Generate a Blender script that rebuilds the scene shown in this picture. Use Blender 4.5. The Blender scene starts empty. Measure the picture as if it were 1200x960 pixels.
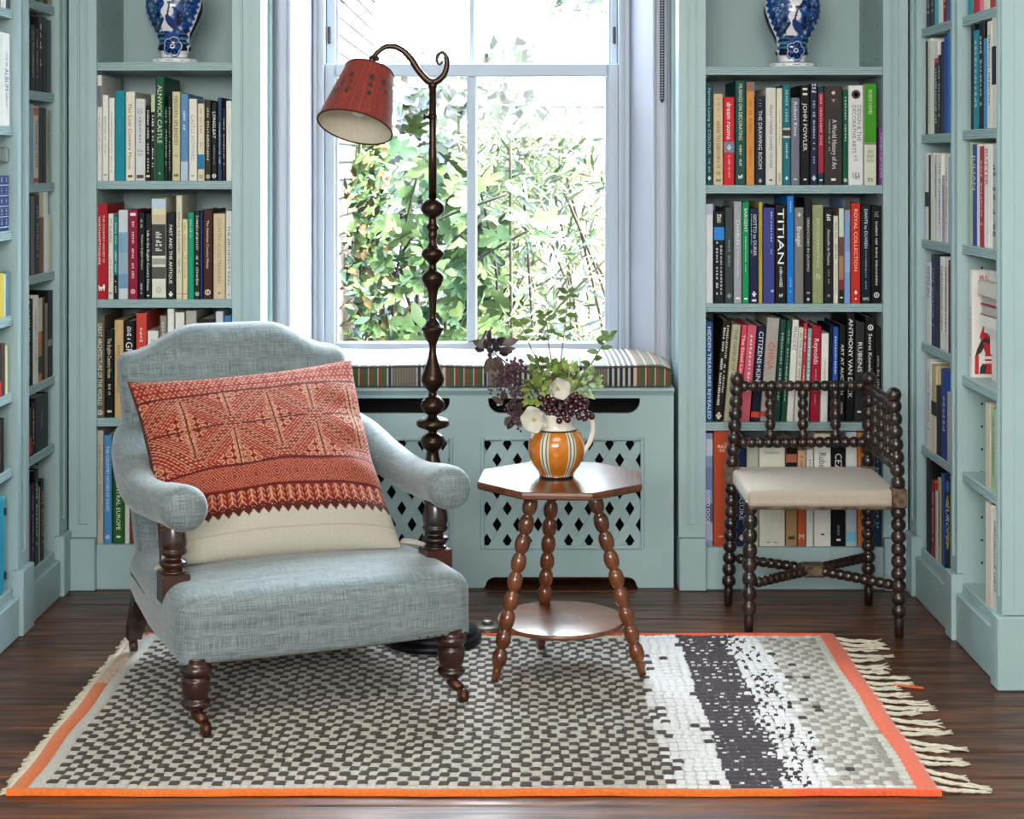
import bpy, math, random
import numpy as np
from mathutils import Vector, Matrix

# ------------------------------------------------------------------ camera, sky, sun, lights, exposure
SC = bpy.context.scene
COL = SC.collection
R = math.radians
cam_d = bpy.data.cameras.new('camera'); cam = bpy.data.objects.new('camera', cam_d); COL.objects.link(cam)
cam.location = (0, 0, 1.35); cam.rotation_euler = (R(90), 0, 0)
cam_d.sensor_width = 36; cam_d.lens = 57; cam_d.shift_x = -0.0017; cam_d.shift_y = -0.2417
cam_d.clip_start = 0.05
SC.camera = cam
SC.view_settings.view_transform = 'Standard'; SC.view_settings.look = 'None'
SC.view_settings.exposure = 0.52; SC.view_settings.gamma = 1.0; SC.view_settings.use_curve_mapping = False

world = bpy.data.worlds.new('sky'); SC.world = world; world.use_nodes = True
bgn = world.node_tree.nodes['Background']
bgn.inputs[0].default_value = (0.80, 0.905, 1.0, 1); bgn.inputs[1].default_value = 30.0

def lamp(name, kind, loc, rot, energy, color=(1, 1, 1), **kw):
    d = bpy.data.lights.new(name, kind); d.energy = energy; d.color = color
    for k, v in kw.items(): setattr(d, k, v)
    o = bpy.data.objects.new(name, d); COL.objects.link(o); o.location = loc; o.rotation_euler = rot
    return o
# afternoon sun over the garden: it comes from the right, so the house keeps it out of the room
lamp('sun', 'SUN', (3, 8, 6), (R(8), R(48), 0), 30.0, (1, .95, .86), angle=R(1.5))
# added fill lamps without a real source: high behind the camera, under the ceiling
lamp('rear_fill', 'AREA', (-0.5, -1.9, 2.1), (R(87), 0, 0), 150, (1, .975, .95), shape='RECTANGLE', size=2.6, size_y=1.1)
lamp('ceiling_fill', 'AREA', (0.1, 2.2, 2.66), (0, 0, 0), 26, (1, .955, .90), shape='DISK', size=1.5)
# portal: tells the renderer where sky light enters
po = lamp('window_portal', 'AREA', (-0.14, 5.80, 1.6), (R(-90), 0, 0), 1, shape='RECTANGLE', size=1.2, size_y=1.9)
po.data.cycles.is_portal = True

# ------------------------------------------------------------------ helpers
F_ = 1900.0
def wx(px, d): return (px - 602) * d / F_
def wz(py, d): return 1.35 - (py - 190) * d / F_
def s2l(c): return c / 12.92 if c <= .04045 else ((c + .055) / 1.055) ** 2.4
def hx(h):
    h = h.lstrip('#'); return tuple(s2l(int(h[i:i+2], 16) / 255) for i in (0, 2, 4))

MATS = {}
def nodes_of(m): return m.node_tree.nodes, m.node_tree.links
def mat(name, col=(.5, .5, .5), rough=.5, metal=0., spec=.5, coat=0., noise=0., nscale=8., nstretch=(1, 1, 1), bump=0., bscale=None,
        rough_var=0., vcol=None, col2=None, sheen=0., trans=0., subs=0., emis=None, ntype='Object', objrand=0., detail=4.):
    if name in MATS: return MATS[name]
    m = bpy.data.materials.new(name); m.use_nodes = True; MATS[name] = m
    N, L = nodes_of(m); b = N['Principled BSDF']
    if isinstance(col, str): col = hx(col)
    if isinstance(col2, str): col2 = hx(col2)
    b.inputs['Base Color'].default_value = (*col, 1); b.inputs['Roughness'].default_value = rough
    b.inputs['Metallic'].default_value = metal; b.inputs['Specular IOR Level'].default_value = spec
    b.inputs['Coat Weight'].default_value = coat; b.inputs['Coat Roughness'].default_value = .12
    b.inputs['Sheen Weight'].default_value = sheen
    src = None
    if vcol:
        a = N.new('ShaderNodeAttribute'); a.attribute_name = vcol; src = a.outputs['Color']
    if noise or bump or rough_var or col2:
        tc = N.new('ShaderNodeTexCoord'); mp = N.new('ShaderNodeMapping'); mp.inputs['Scale'].default_value = nstretch
        L.new(tc.outputs[ntype], mp.inputs[0])
        nt = N.new('ShaderNodeTexNoise'); nt.inputs['Scale'].default_value = nscale; nt.inputs['Detail'].default_value = detail
        L.new(mp.outputs[0], nt.inputs['Vector'])
        if noise or col2:
            mx = N.new('ShaderNodeMix'); mx.data_type = 'RGBA'
            if col2:
                rp = N.new('ShaderNodeMapRange'); rp.inputs[1].default_value = .38; rp.inputs[2].default_value = .62
                L.new(nt.outputs['Fac'], rp.inputs[0]); L.new(rp.outputs[0], mx.inputs[0])
                mx.inputs[6].default_value = (*col, 1); mx.inputs[7].default_value = (*col2, 1)
            else:
                mx.blend_type = 'MULTIPLY'; mx.inputs[0].default_value = 1
                rp = N.new('ShaderNodeMapRange'); rp.inputs[1].default_value = .3; rp.inputs[2].default_value = .7
                rp.inputs[3].default_value = 1 - noise; rp.inputs[4].default_value = 1 + noise
                L.new(nt.outputs['Fac'], rp.inputs[0])
                if src is not None: L.new(src, mx.inputs[6])
                else: mx.inputs[6].default_value = (*col, 1)
                L.new(rp.outputs[0], mx.inputs[7])
            src = mx.outputs[2]
        if bump:
            bp = N.new('ShaderNodeBump'); bp.inputs['Strength'].default_value = bump; bp.inputs['Distance'].default_value = .002
            if bscale:
                n2 = N.new('ShaderNodeTexNoise'); n2.inputs['Scale'].default_value = bscale; n2.inputs['Detail'].default_value = 3
                L.new(mp.outputs[0], n2.inputs['Vector']); L.new(n2.outputs['Fac'], bp.inputs['Height'])
            else: L.new(nt.outputs['Fac'], bp.inputs['Height'])
            L.new(bp.outputs[0], b.inputs['Normal'])
        if rough_var:
            rr = N.new('ShaderNodeMapRange'); rr.inputs[1].default_value = .3; rr.inputs[2].default_value = .7
            rr.inputs[3].default_value = max(.02, rough - rough_var); rr.inputs[4].default_value = rough + rough_var
            L.new(nt.outputs['Fac'], rr.inputs[0]); L.new(rr.outputs[0], b.inputs['Roughness'])
    if objrand:
        oi = N.new('ShaderNodeObjectInfo'); mr = N.new('ShaderNodeMapRange'); mr.inputs[3].default_value = 1 - objrand; mr.inputs[4].default_value = 1 + objrand
        L.new(oi.outputs['Random'], mr.inputs[0])
        m2 = N.new('ShaderNodeMix'); m2.data_type = 'RGBA'; m2.blend_type = 'MULTIPLY'; m2.inputs[0].default_value = 1
        if src is not None: L.new(src, m2.inputs[6])
        else: m2.inputs[6].default_value = (*col, 1)
        L.new(mr.outputs[0], m2.inputs[7]); src = m2.outputs[2]
    if src is not None: L.new(src, b.inputs['Base Color'])
    return m

class G:
    """collects geometry, then links it as ONE mesh object"""
    def __init__(s): s.v = []; s.f = []; s.mi = []; s.sm = []; s.c = []
    def add(s, v, f, mi=0, smooth=False, col=None):
        o = len(s.v); s.v.extend(tuple(p) for p in v)
        for q in f: s.f.append(tuple(i + o for i in q)); s.mi.append(mi); s.sm.append(smooth)
        if col is not None:
            s.c.extend(col if len(col) == len(v) and not isinstance(col[0], float) else [col] * len(v))
        return s
    def box(s, x0, x1, y0, y1, z0, z1, mi=0, col=None):
        v = [(x0, y0, z0), (x1, y0, z0), (x1, y1, z0), (x0, y1, z0), (x0, y0, z1), (x1, y0, z1), (x1, y1, z1), (x0, y1, z1)]
        return s.add(v, [(0, 3, 2, 1), (4, 5, 6, 7), (0, 1, 5, 4), (1, 2, 6, 5), (2, 3, 7, 6), (3, 0, 4, 7)], mi, False, col)
    def bbox(s, x0, x1, y0, y1, z0, z1, r=.003, mi=0):
        """box with chamfered edges"""
        cx, cy, cz = (x0+x1)/2, (y0+y1)/2, (z0+z1)/2
        hx_, hy_, hz_ = (x1-x0)/2, (y1-y0)/2, (z1-z0)/2
        r = min(r, hx_*.9, hy_*.9, hz_*.9); V = []; F = []; idx = {}
        for sx in (-1, 1):
            for sy in (-1, 1):
                for sz in (-1, 1):
                    for ax in range(3):
                        p = [cx+sx*hx_, cy+sy*hy_, cz+sz*hz_]
                        for a, sg in enumerate((sx, sy, sz)):
                            if a != ax: p[a] -= sg * r
                        idx[(sx, sy, sz, ax)] = len(V); V.append(p)
        def q(pts):
            c = Vector((cx, cy, cz)); a, b_, d = (Vector(V[i]) for i in pts[:3])
            if (b_-a).cross(d-a).dot(a-c) < 0: pts = pts[::-1]
            F.append(tuple(pts))
        for ax in range(3):
            o1, o2 = [a for a in range(3) if a != ax]
            for sg in (-1, 1):
                pts = []
                for s1, s2 in ((-1, -1), (1, -1), (1, 1), (-1, 1)):
                    k = [0, 0, 0]; k[ax] = sg; k[o1] = s1; k[o2] = s2; pts.append(idx[(*k, ax)])
                q(pts)
            for s1 in (-1, 1):
                for s2 in (-1, 1):
                    k0 = [0, 0, 0]; k0[o1] = s1; k0[o2] = s2; k1 = list(k0); k0[ax] = -1; k1[ax] = 1
                    q([idx[(*k0, o1)], idx[(*k1, o1)], idx[(*k1, o2)], idx[(*k0, o2)]])
        for sx in (-1, 1):
            for sy in (-1, 1):
                for sz in (-1, 1): q([idx[(sx, sy, sz, a)] for a in range(3)])
        return s.add(V, F, mi)
    def rbox(s, sx, sy, sz, r, n=6, deform=None, nr=3, mi=0, col=None):
        h = (sx/2, sy/2, sz/2)
        def coords(hh):
            m = [-hh + r*i/nr for i in range(nr)]
            mid = list(np.linspace(-hh+r, hh-r, n+1))
            return m + mid + [-a for a in m[::-1]]
        C_ = [coords(a) for a in h]; key = {}; V = []; F = []
        def vid(p):
            k = (round(p[0], 5), round(p[1], 5), round(p[2], 5))
            if k not in key:
                inn = [max(-(h[i]-r), min(h[i]-r, p[i])) for i in range(3)]
                d = Vector([p[i]-inn[i] for i in range(3)])
                if d.length > 1e-9: d = d.normalized()*r
                w = Vector(inn)+d; key[k] = len(V); V.append(deform(w) if deform else tuple(w))
            return key[k]
        for ax in range(3):
            a, b_ = [(1, 2), (2, 0), (0, 1)][ax]
            for sg in (-1, 1):
                for i in range(len(C_[a])-1):
                    for j in range(len(C_[b_])-1):
                        q = []
                        for ii, jj in ((i, j), (i+1, j), (i+1, j+1), (i, j+1)):
                            p = [0, 0, 0]; p[ax] = sg*h[ax]; p[a] = C_[a][ii]; p[b_] = C_[b_][jj]; q.append(vid(p))
                        F.append(tuple(q if sg > 0 else q[::-1]))
        return s.add(V, F, mi, True, col)
    def lathe(s, prof, seg=20, c=(0, 0, 0), mi=0, colf=None, caps=True, smooth=True):
        V = []; F = []; cc = []
        for k, (r, z) in enumerate(prof):
            for i in range(seg):
                a = 2*math.pi*i/seg; V.append((c[0]+r*math.cos(a), c[1]+r*math.sin(a), c[2]+z))
                if colf: cc.append(colf(a, r, z))
        n = len(prof)
        for k in range(n-1):
            for i in range(seg):
                j = (i+1) % seg; F.append((k*seg+i, k*seg+j, (k+1)*seg+j, (k+1)*seg+i))
        if caps: F.append(tuple(range(seg))[::-1]); F.append(tuple((n-1)*seg+i for i in range(seg)))
        return s.add(V, F, mi, smooth, cc if colf else None)
    def tube(s, pts, rad, seg=10, mi=0, caps=True, flat=1.0, col=None, colf=None, up=(0, 0, 1)):
        pts = [Vector(p) for p in pts]; n = len(pts)
        if not hasattr(rad, '__len__'): rad = [rad]*n
        V = []; F = []; cc = []; prev = None
        for k, p in enumerate(pts):
            t = (pts[min(k+1, n-1)]-pts[max(k-1, 0)])
            t = t.normalized() if t.length > 1e-9 else Vector((0, 0, 1))
            if prev is None:
                u = Vector(up)
                if abs(t.dot(u)) > .95: u = Vector((1, 0, 0))
                a = t.cross(u).normalized()
            else:
                a = (prev - t*prev.dot(t)).normalized()
            prev = a; b_ = t.cross(a)
            for i in range(seg):
                th = 2*math.pi*i/seg; V.append(p + a*math.cos(th)*rad[k] + b_*math.sin(th)*rad[k]*flat)
                if colf: cc.append(colf(k))
        for k in range(n-1):
            for i in range(seg):
                j = (i+1) % seg; F.append((k*seg+i, k*seg+j, (k+1)*seg+j, (k+1)*seg+i))
        if caps: F.append(tuple(range(seg))[::-1]); F.append(tuple((n-1)*seg+i for i in range(seg)))
        return s.add(V, F, mi, True, cc if colf else col)
    def prism(s, poly, o, ex, ey, ez, d0, d1, mi=0, smooth=False):
        """2D polygon (in ex, ey at o) extruded along ez from d0 to d1"""
        o, ex, ey, ez = Vector(o), Vector(ex), Vector(ey), Vector(ez); n = len(poly)
        V = [o+ex*a+ey*b_+ez*d for d in (d0, d1) for a, b_ in poly]
        F = [tuple(range(n))[::-1], tuple(range(n, 2*n))] + [(i, (i+1) % n, n+(i+1) % n, n+i) for i in range(n)]
        return s.add(V, F, mi, smooth)
    def xf(s, M):
        s.v = [tuple(M @ Vector(p)) for p in s.v]; return s
    def build(s, name, mats, parent=None, label=None, loc=None, kind=None, fix=False):
        me = bpy.data.meshes.new(name); me.from_pydata([tuple(p) for p in s.v], [], s.f)
        if not isinstance(mats, (list, tuple)): mats = [mats]
        for m in mats: me.materials.append(m)
        me.polygons.foreach_set('material_index', s.mi); me.polygons.foreach_set('use_smooth', s.sm)
        if s.c and len(s.c) == len(s.v):
            at = me.color_attributes.new('Col', 'FLOAT_COLOR', 'POINT')
            at.data.foreach_set('color', np.array([(*c, 1) for c in s.c], dtype=np.float32).ravel())
        me.update()
        if fix:
            import bmesh
            bm = bmesh.new(); bm.from_mesh(me); bmesh.ops.recalc_face_normals(bm, faces=bm.faces[:]); bm.to_mesh(me); bm.free()
        return link(name, me, parent, label, loc, kind)

def link(name, data, parent=None, label=None, loc=None, kind=None):
    o = bpy.data.objects.new(name, data); COL.objects.link(o)
    if parent is not None: o.parent = parent
    if loc is not None: o.location = loc
    if label: o['label'] = label
    if kind: o['kind'] = kind
    return o
def thing(name, label, cat, loc=(0, 0, 0), rot=(0, 0, 0), group=None):
    o = bpy.data.objects.new(name, None); COL.objects.link(o); o.empty_display_size = .05
    o.location = loc; o.rotation_euler = rot; o['label'] = label; o['category'] = cat
    if group: o['group'] = group
    return o
def tag(o, label, cat, group=None):
    o['label'] = label; o['category'] = cat
    if group: o['group'] = group
    return o
def subsurf(o, lv=1):
    m = o.modifiers.new('subsurf', 'SUBSURF'); m.levels = lv; m.render_levels = lv; return o
def smoothstep(a, b, x):
    t = max(0., min(1., (x-a)/(b-a))); return t*t*(3-2*t)
def catmull(P, n=6):
    P = [np.array(p, float) for p in P]; out = []
    for i in range(len(P)-1):
        p0, p1, p2, p3 = P[max(i-1, 0)], P[i], P[i+1], P[min(i+2, len(P)-1)]
        for k in range(n):
            t = k/n; out.append(.5*((2*p1)+(-p0+p2)*t+(2*p0-5*p1+4*p2-p3)*t*t+(-p0+3*p1-3*p2+p3)*t**3))
    out.append(P[-1]); return out
def resample_profile(prof, n=5):
    """smooth a coarse (r,z) profile"""
    return [(max(.0005, p[0]), p[1]) for p in catmull([(r, z) for r, z in prof], n)]
ORD = ['first', 'second', 'third', 'fourth', 'fifth', 'sixth', 'seventh', 'eighth', 'ninth', 'tenth', 'eleventh', 'twelfth']
rnd = random.Random(7)

# ------------------------------------------------------------------ shared materials
PAINT = mat('duck_egg_paint', '#9db5b8', .42, noise=.035, nscale=3, bump=.05, bscale=160)
PAINT_IN = mat('duck_egg_paint_inside', '#9bb2b3', .5, noise=.03, nscale=3)
WHITE = mat('window_white_paint', '#a4a6b3', .4, noise=.02, nscale=3)
SASH = mat('sash_grey_blue_paint', '#a7b2c0', .38)
CEIL = mat('ceiling_white', '#e9e6df', .8)
PLASTER = mat('wall_plaster', '#b7c4c2', .8, noise=.03, nscale=2)
DARKWOOD = mat('dark_turned_wood', '#1d0f0c', .26, coat=.4, col2='#35170f', nscale=9, nstretch=(1, 1, .25))
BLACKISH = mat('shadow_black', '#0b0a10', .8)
# ------------------------------------------------------------------ SETTING: floor, walls, ceiling
def plank_mat():
    m = mat('dark_floorboard', '#6a4029', .38, noise=.0, rough_var=.10, col2='#3b2317', nscale=5, nstretch=(.8, 9, 9), bump=.25, bscale=14, objrand=.30, detail=8)
    return m
PM = plank_mat()
fl = G().box(-2.1, 2.0, -2.2, 5.75, -.05, -.022).build('floor', BLACKISH, kind='structure')
edges = []
y = 5.72
while y > 3.0: edges.append(y); y -= .1545
pk = 0
while y > -2.2: edges.append(y); y -= .1545
for i in range(len(edges)-1):
    y1, y0 = edges[i]-.0034, edges[i+1]+.0034
    cuts = [-2.0] + ([rnd.uniform(-1.2, 1.1)] if i % 3 == 1 else []) + [1.95]
    for a, b_ in zip(cuts[:-1], cuts[1:]):
        dz = rnd.uniform(-.0012, 0)
        G().bbox(a+.001, b_-.001, y0, y1, -.022, dz, .0035).build('plank', PM, fl)

G().box(-2.1, 2.0, -2.2, 5.75, 2.75, 2.85).build('ceiling', CEIL, kind='structure')
G().box(-2.0, -1.78, -2.2, 5.75, -.03, 2.75).build('wall_left', PLASTER, kind='structure')
G().box(1.63, 1.9, -2.2, 5.75, -.03, 2.75).build('wall_right', PLASTER, kind='structure')
G().box(-2.0, 1.9, -2.35, -2.2, -.03, 2.75).build('wall_front', PLASTER, kind='structure')
# back wall around the window opening
WX0, WX1, WZ0, WZ1 = -.742, .462, .60, 2.55
g = G()
g.box(-1.78, WX0, 5.49, 5.76, 0, 2.75); g.box(WX1, 1.63, 5.49, 5.76, 0, 2.75)
g.box(WX0, WX1, 5.49, 5.76, 0, WZ0); g.box(WX0, WX1, 5.49, 5.76, WZ1, 2.75)
g.box(-.80, WX0, 5.41, 5.49, .0, 2.75); g.box(WX1, .522, 5.41, 5.49, .0, 2.75); g.box(WX0, WX1, 5.41, 5.49, WZ1, 2.75)
g.build('wall_back', PAINT, kind='structure')
# splayed reveals (shutter boxes) and architraves beside the window
for nm, xa, xb, sg in (('left', WX0, -.694, 1), ('right', WX1, .402, -1)):
    g = G().prism([(xa-.0, 5.405), (xb, 5.63), (xb, 5.75), (xa-sg*.02, 5.75), (xa-sg*.02, 5.405)], (0, 0, 0), (1, 0, 0), (0, 1, 0), (0, 0, 1), .60, WZ1)
    g.build('trim_1' if nm == 'left' else 'trim_2', WHITE, kind='structure', fix=True)
ARCH = mat('architrave_paint', '#b3b5c0', .42)
for nm, x0, x1, sg in (('trim_3', -.797, WX0, 1), ('trim_4', WX1, .519, -1)):
    g = G()
    w = x1-x0
    prof = [(0, 0), (0, .006), (.10, .010), (.16, .018), (.22, .014), (.30, .016), (.62, .016), (.66, .021), (.74, .021), (.78, .016), (.90, .024), (1, .02), (1, 0)]
    if sg < 0: prof = [(1-a, b_) for a, b_ in prof]
    g.prism([(x0+a*w, 5.41-b_) for a, b_ in prof], (0, 0, 0), (1, 0, 0), (0, 1, 0), (0, 0, 1), .60, WZ1+.05)
    g.build(nm, ARCH, kind='structure', fix=True)

# ------------------------------------------------------------------ window
def window():
    root = G()
    Y0, Y1 = 5.63, 5.75
    root.box(-.742, -.660, Y0, Y1, .60, WZ1); root.box(.366, .462, Y0, Y1, .60, WZ1)
    root.box(-.660, .366, Y0, Y1, .60, .675); root.box(-.660, .366, Y0, Y1, WZ1-.05, WZ1)
    # staff beads
    for xa, xb in ((-.694, -.682), (-.668, -.658), (.364, .374), (.386, .398)): root.box(xa, xb, Y0-.012, Y0, .60, WZ1)
    w = root.build('window_1', SASH, kind='structure')
    def sash(name, y0, y1, z0, z1, bot, top, xl, xr, bar):
        g = G()
        g.bbox(-.660, xl, y0, y1, z0, z1, .004); g.bbox(xr, .366, y0, y1, z0, z1, .004)
        g.bbox(xl, xr, y0, y1, z0, z0+bot, .004); g.bbox(xl, xr, y0, y1, z1-top, z1, .004)
        # inner glazing mouldings
        for a, b_ in ((xl, xl+.008), (xr-.008, xr)): g.box(a, b_, y0+.012, y1-.004, z0+bot, z1-top)
        o = g.build(name, SASH, w)
        g2 = G().bbox(bar[0], bar[1], y0+.004, y1-.004, z0+bot, z1-top, .006)
        g2.build('glazing_bar', SASH, o)
        m = glass()
        for a, b_ in ((xl, bar[0]), (bar[1], xr)):
            G().box(a, b_, (y0+y1)/2-.0015, (y0+y1)/2+.0015, z0+bot, z1-top).build('pane', m, o)
        return o
    lo = sash('lower_sash', 5.645, 5.683, .675, 1.694, .047, .045, -.6215, .327, (-.1636, -.128))
    up = sash('upper_sash', 5.695, 5.733, 1.655, WZ1-.05, .038, .05, -.625, .341, (-.157, -.134))
    met = mat('old_brass', '#7c7468', .35, metal=.8)
    G().bbox(-.102, -.086, 5.66, 5.675, 1.694, 1.702, .002).lathe([(.004, 0), (.004, .012), (.009, .016), (.010, .024), (.006, .032), (.001, .034)], 10, (-.094, 5.668, 1.70)).build('sash_lock', met, w)
    dk = mat('dark_iron', '#2c2a2b', .4, metal=.6)
    for x in (-.648, .353):
        g = G().bbox(x-.005, x+.005, 5.686, 5.695, 1.765, 1.825, .002)
        for z in (1.775, 1.795, 1.815): g.lathe([(.004, 0), (.0042, .003), (.001, .0045)], 8, (0, 0, 0)) if False else g.bbox(x-.003, x+.003, 5.683, 5.687, z-.003, z+.003, .001)
        g.build('sash_stop', dk, w)
def glass():
    if 'window_glass' in MATS: return MATS['window_glass']
    m = bpy.data.materials.new('window_glass'); m.use_nodes = True; MATS['window_glass'] = m
    N, L = nodes_of(m); N.remove(N['Principled BSDF']); out = N['Material Output']
    t = N.new('ShaderNodeBsdfTransparent'); t.inputs[0].default_value = (.96, .98, .98, 1)
    gl = N.new('ShaderNodeBsdfGlossy'); gl.inputs['Roughness'].default_value = .02
    # reflectance of one glass face, the same from both sides (Schlick)
    ge = N.new('ShaderNodeNewGeometry'); dt = N.new('ShaderNodeVectorMath'); dt.operation = 'DOT_PRODUCT'
    L.new(ge.outputs['Incoming'], dt.inputs[0]); L.new(ge.outputs['Normal'], dt.inputs[1])
    def mth(op, a, b_):
        q = N.new('ShaderNodeMath'); q.operation = op
        for i, v in enumerate((a, b_)):
            if v is None: continue
            if isinstance(v, (int, float)): q.inputs[i].default_value = v
            else: L.new(v, q.inputs[i])
        return q.outputs[0]
    c = mth('ABSOLUTE', dt.outputs['Value'], None); f5 = mth('POWER', mth('SUBTRACT', 1.0, c), 5.0)
    fr = mth('ADD', mth('MULTIPLY', f5, .6), .010)
    mx = N.new('ShaderNodeMixShader'); L.new(fr, mx.inputs[0]); L.new(t.outputs[0], mx.inputs[1]); L.new(gl.outputs[0], mx.inputs[2])
    L.new(mx.outputs[0], out.inputs[0]); return m
window()

# ------------------------------------------------------------------ bookcases
def shelf_profile(depth, th):
    """(back-to-front distance, z) outline of a shelf with a reeded front edge; front at 0, back at depth"""
    p = [(depth, 0), (depth, -th)]
    p += [(.006, -th)]
    n = 4
    for i in range(n):
        z0 = -th + th*i/n; z1 = -th + th*(i+1)/n
        for k in range(4):
            a = math.pi*(k+.5)/4; p.append((.005-.006*math.sin(a), z0+(z1-z0)*(1-math.cos(a))/2))
    p += [(.006, 0)]
    return p
def sunk_panel(g, u0, u1, z0, z1, O, eu, en, base=.014, edge=.025, bottom=True):
    """a pilaster face: raised stiles around a sunk panel; en points out of the wall"""
    O, eu, en = Vector(O), Vector(eu), Vector(en); ez = Vector((0, 0, 1))
    def bx(a, b_, c, d, n0, n1, mi=0):
        V = [O+eu*u+en*n+ez*z for n in (n0, n1) for u, z in ((a, c), (b_, c), (b_, d), (a, d))]
        g.add(V, [(0, 3, 2, 1), (4, 5, 6, 7), (0, 1, 5, 4), (1, 2, 6, 5), (2, 3, 7, 6), (3, 0, 4, 7)], mi)
    bx(u0, u1, z0, z1, -.03, -base)
    bx(u0, u0+edge, z0, z1, -base, 0); bx(u1-edge, u1, z0, z1, -base, 0)
    bx(u0+edge, u0+edge+.005, z0, z1, -base, -.005); bx(u1-edge-.005, u1-edge, z0, z1, -base, -.005)
    if bottom: bx(u0+edge, u1-edge, z0, z0+.04, -base, 0)
HOLE = mat('peg_hole', '#1c2222', .7)
def back_case(x0, x1, px0, px1, zs, zb, label, holes_side):
    """built-in case on the back wall: opening x0..x1, pilasters out to px0 / px1"""
    t = thing('bookcase', label, 'bookcase', ((x0+x1)/2, 5.12, 0))
    inv = -Vector(t.location)
    M = Matrix.Translation(inv)
    YF, YB = 5.12, 5.485
    G().box(x0-.02, x1+.02, YB-.005, YB, 0, 2.75).xf(M).build('back_panel', PAINT_IN, t)
    for xa, xb in ((px0 if px0 < -.9 else x0-.028, x0), (x1, x1+.028)):
        xa, xb = (x0-.028, x0) if xb == x0 else (xa, xb)
        if xb == x0: xb -= .001
        else: xa += .001
        G().box(xa, xb, YF+.016, YB, 0, 2.75).xf(M).build('side_panel', PAINT_IN, t)
    for xa, xb in ((px0, x0), (x1, px1)):
        g = G(); sunk_panel(g, xa, xb, .165, 2.75, (0, YF, 0), (1, 0, 0), (0, -1, 0), edge=min(.026, (xb-xa)*.3))
        g.xf(M).build('pilaster', PAINT, t, fix=True)
        G().bbox(xa-.0, xb+.0, YF-.022, YF+.02, 0, .163, .003).xf(M).build('plinth_block', PAINT, t)
    # return side towards the window
    if px1 < 0: xr0, xr1 = px1-.02, px1
    else: xr0, xr1 = px0, px0+.02
    xo = px1 if px1 < 0 else px0; sg = 1 if px1 < 0 else -1
    g = G()
    g.box(min(xo-sg*.03, xo-sg*.012), max(xo-sg*.03, xo-sg*.012), YF+.0305, 5.41, 0, 2.75)
    for ya, yb in ((YF+.0305, YF+.10), (5.35, 5.41)): g.box(min(xo-sg*.012, xo), max(xo-sg*.012, xo), ya, yb, 0, 2.75)
    g.box(min(xo-sg*.012, xo), max(xo-sg*.012, xo), YF+.10, 5.35, 0, .70)
    g.xf(M).build('return_panel', PAINT, t, fix=True)
    G().box(x0, x1, YF+.004, YF+.024, 0, zb-.0005).xf(M).build('kickboard', PAINT, t)
    for z in zs + [zb]:
        th = .027 if z != zb else .02
        G().prism(shelf_profile(.355, th), (x0, YF+.006, z), (0, 1, 0), (0, 0, 1), (1, 0, 0), .0005, x1-x0-.0005).xf(M).build('shelf', PAINT, t, fix=True)
    g = G(); hx_ = x0 if holes_side < 0 else x1
    for k in range(34):
        z = .25+k*.055
        for yy in (5.21, 5.42):
            g.box(*((hx_-.002, hx_-.0005) if holes_side < 0 else (hx_+.0005, hx_+.002)), yy-.003, yy+.003, z-.003, z+.003)
    g.xf(M).build('peg_holes', HOLE, t, kind='stuff')
    # shelf pins under each shelf end
    g = G()
    for z in zs:
        for xx in (x0+.006, x1-.006):
            g.bbox(xx-.005, xx+.005, YF+.03, YF+.045, z-.034, z-.0275, .002)
    g.xf(M).build('shelf_pins', mat('brass_pin', '#6d6250', .4, metal=.7), t, kind='stuff')
    return t
ZL = [1.666, 1.2906, .9153, .540]; ZLB = .1404
ZR = [1.652, 1.277, .902, .5265]; ZRB = .132
LX0, LX1 = wx(113, 5.12), wx(272, 5.12)
RX0, RX1 = wx(827, 5.12), wx(1035, 5.12)
back_case(LX0, LX1, -1.405, -.799, ZL + [2.04, 2.42], ZLB, 'duck egg blue built-in bookcase left of the window behind the armchair', -1)
back_case(RX0, RX1, .521, 1.245, ZR + [2.04, 2.42], ZRB, 'duck egg blue built-in bookcase right of the window behind the bobbin chair', 1)

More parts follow.
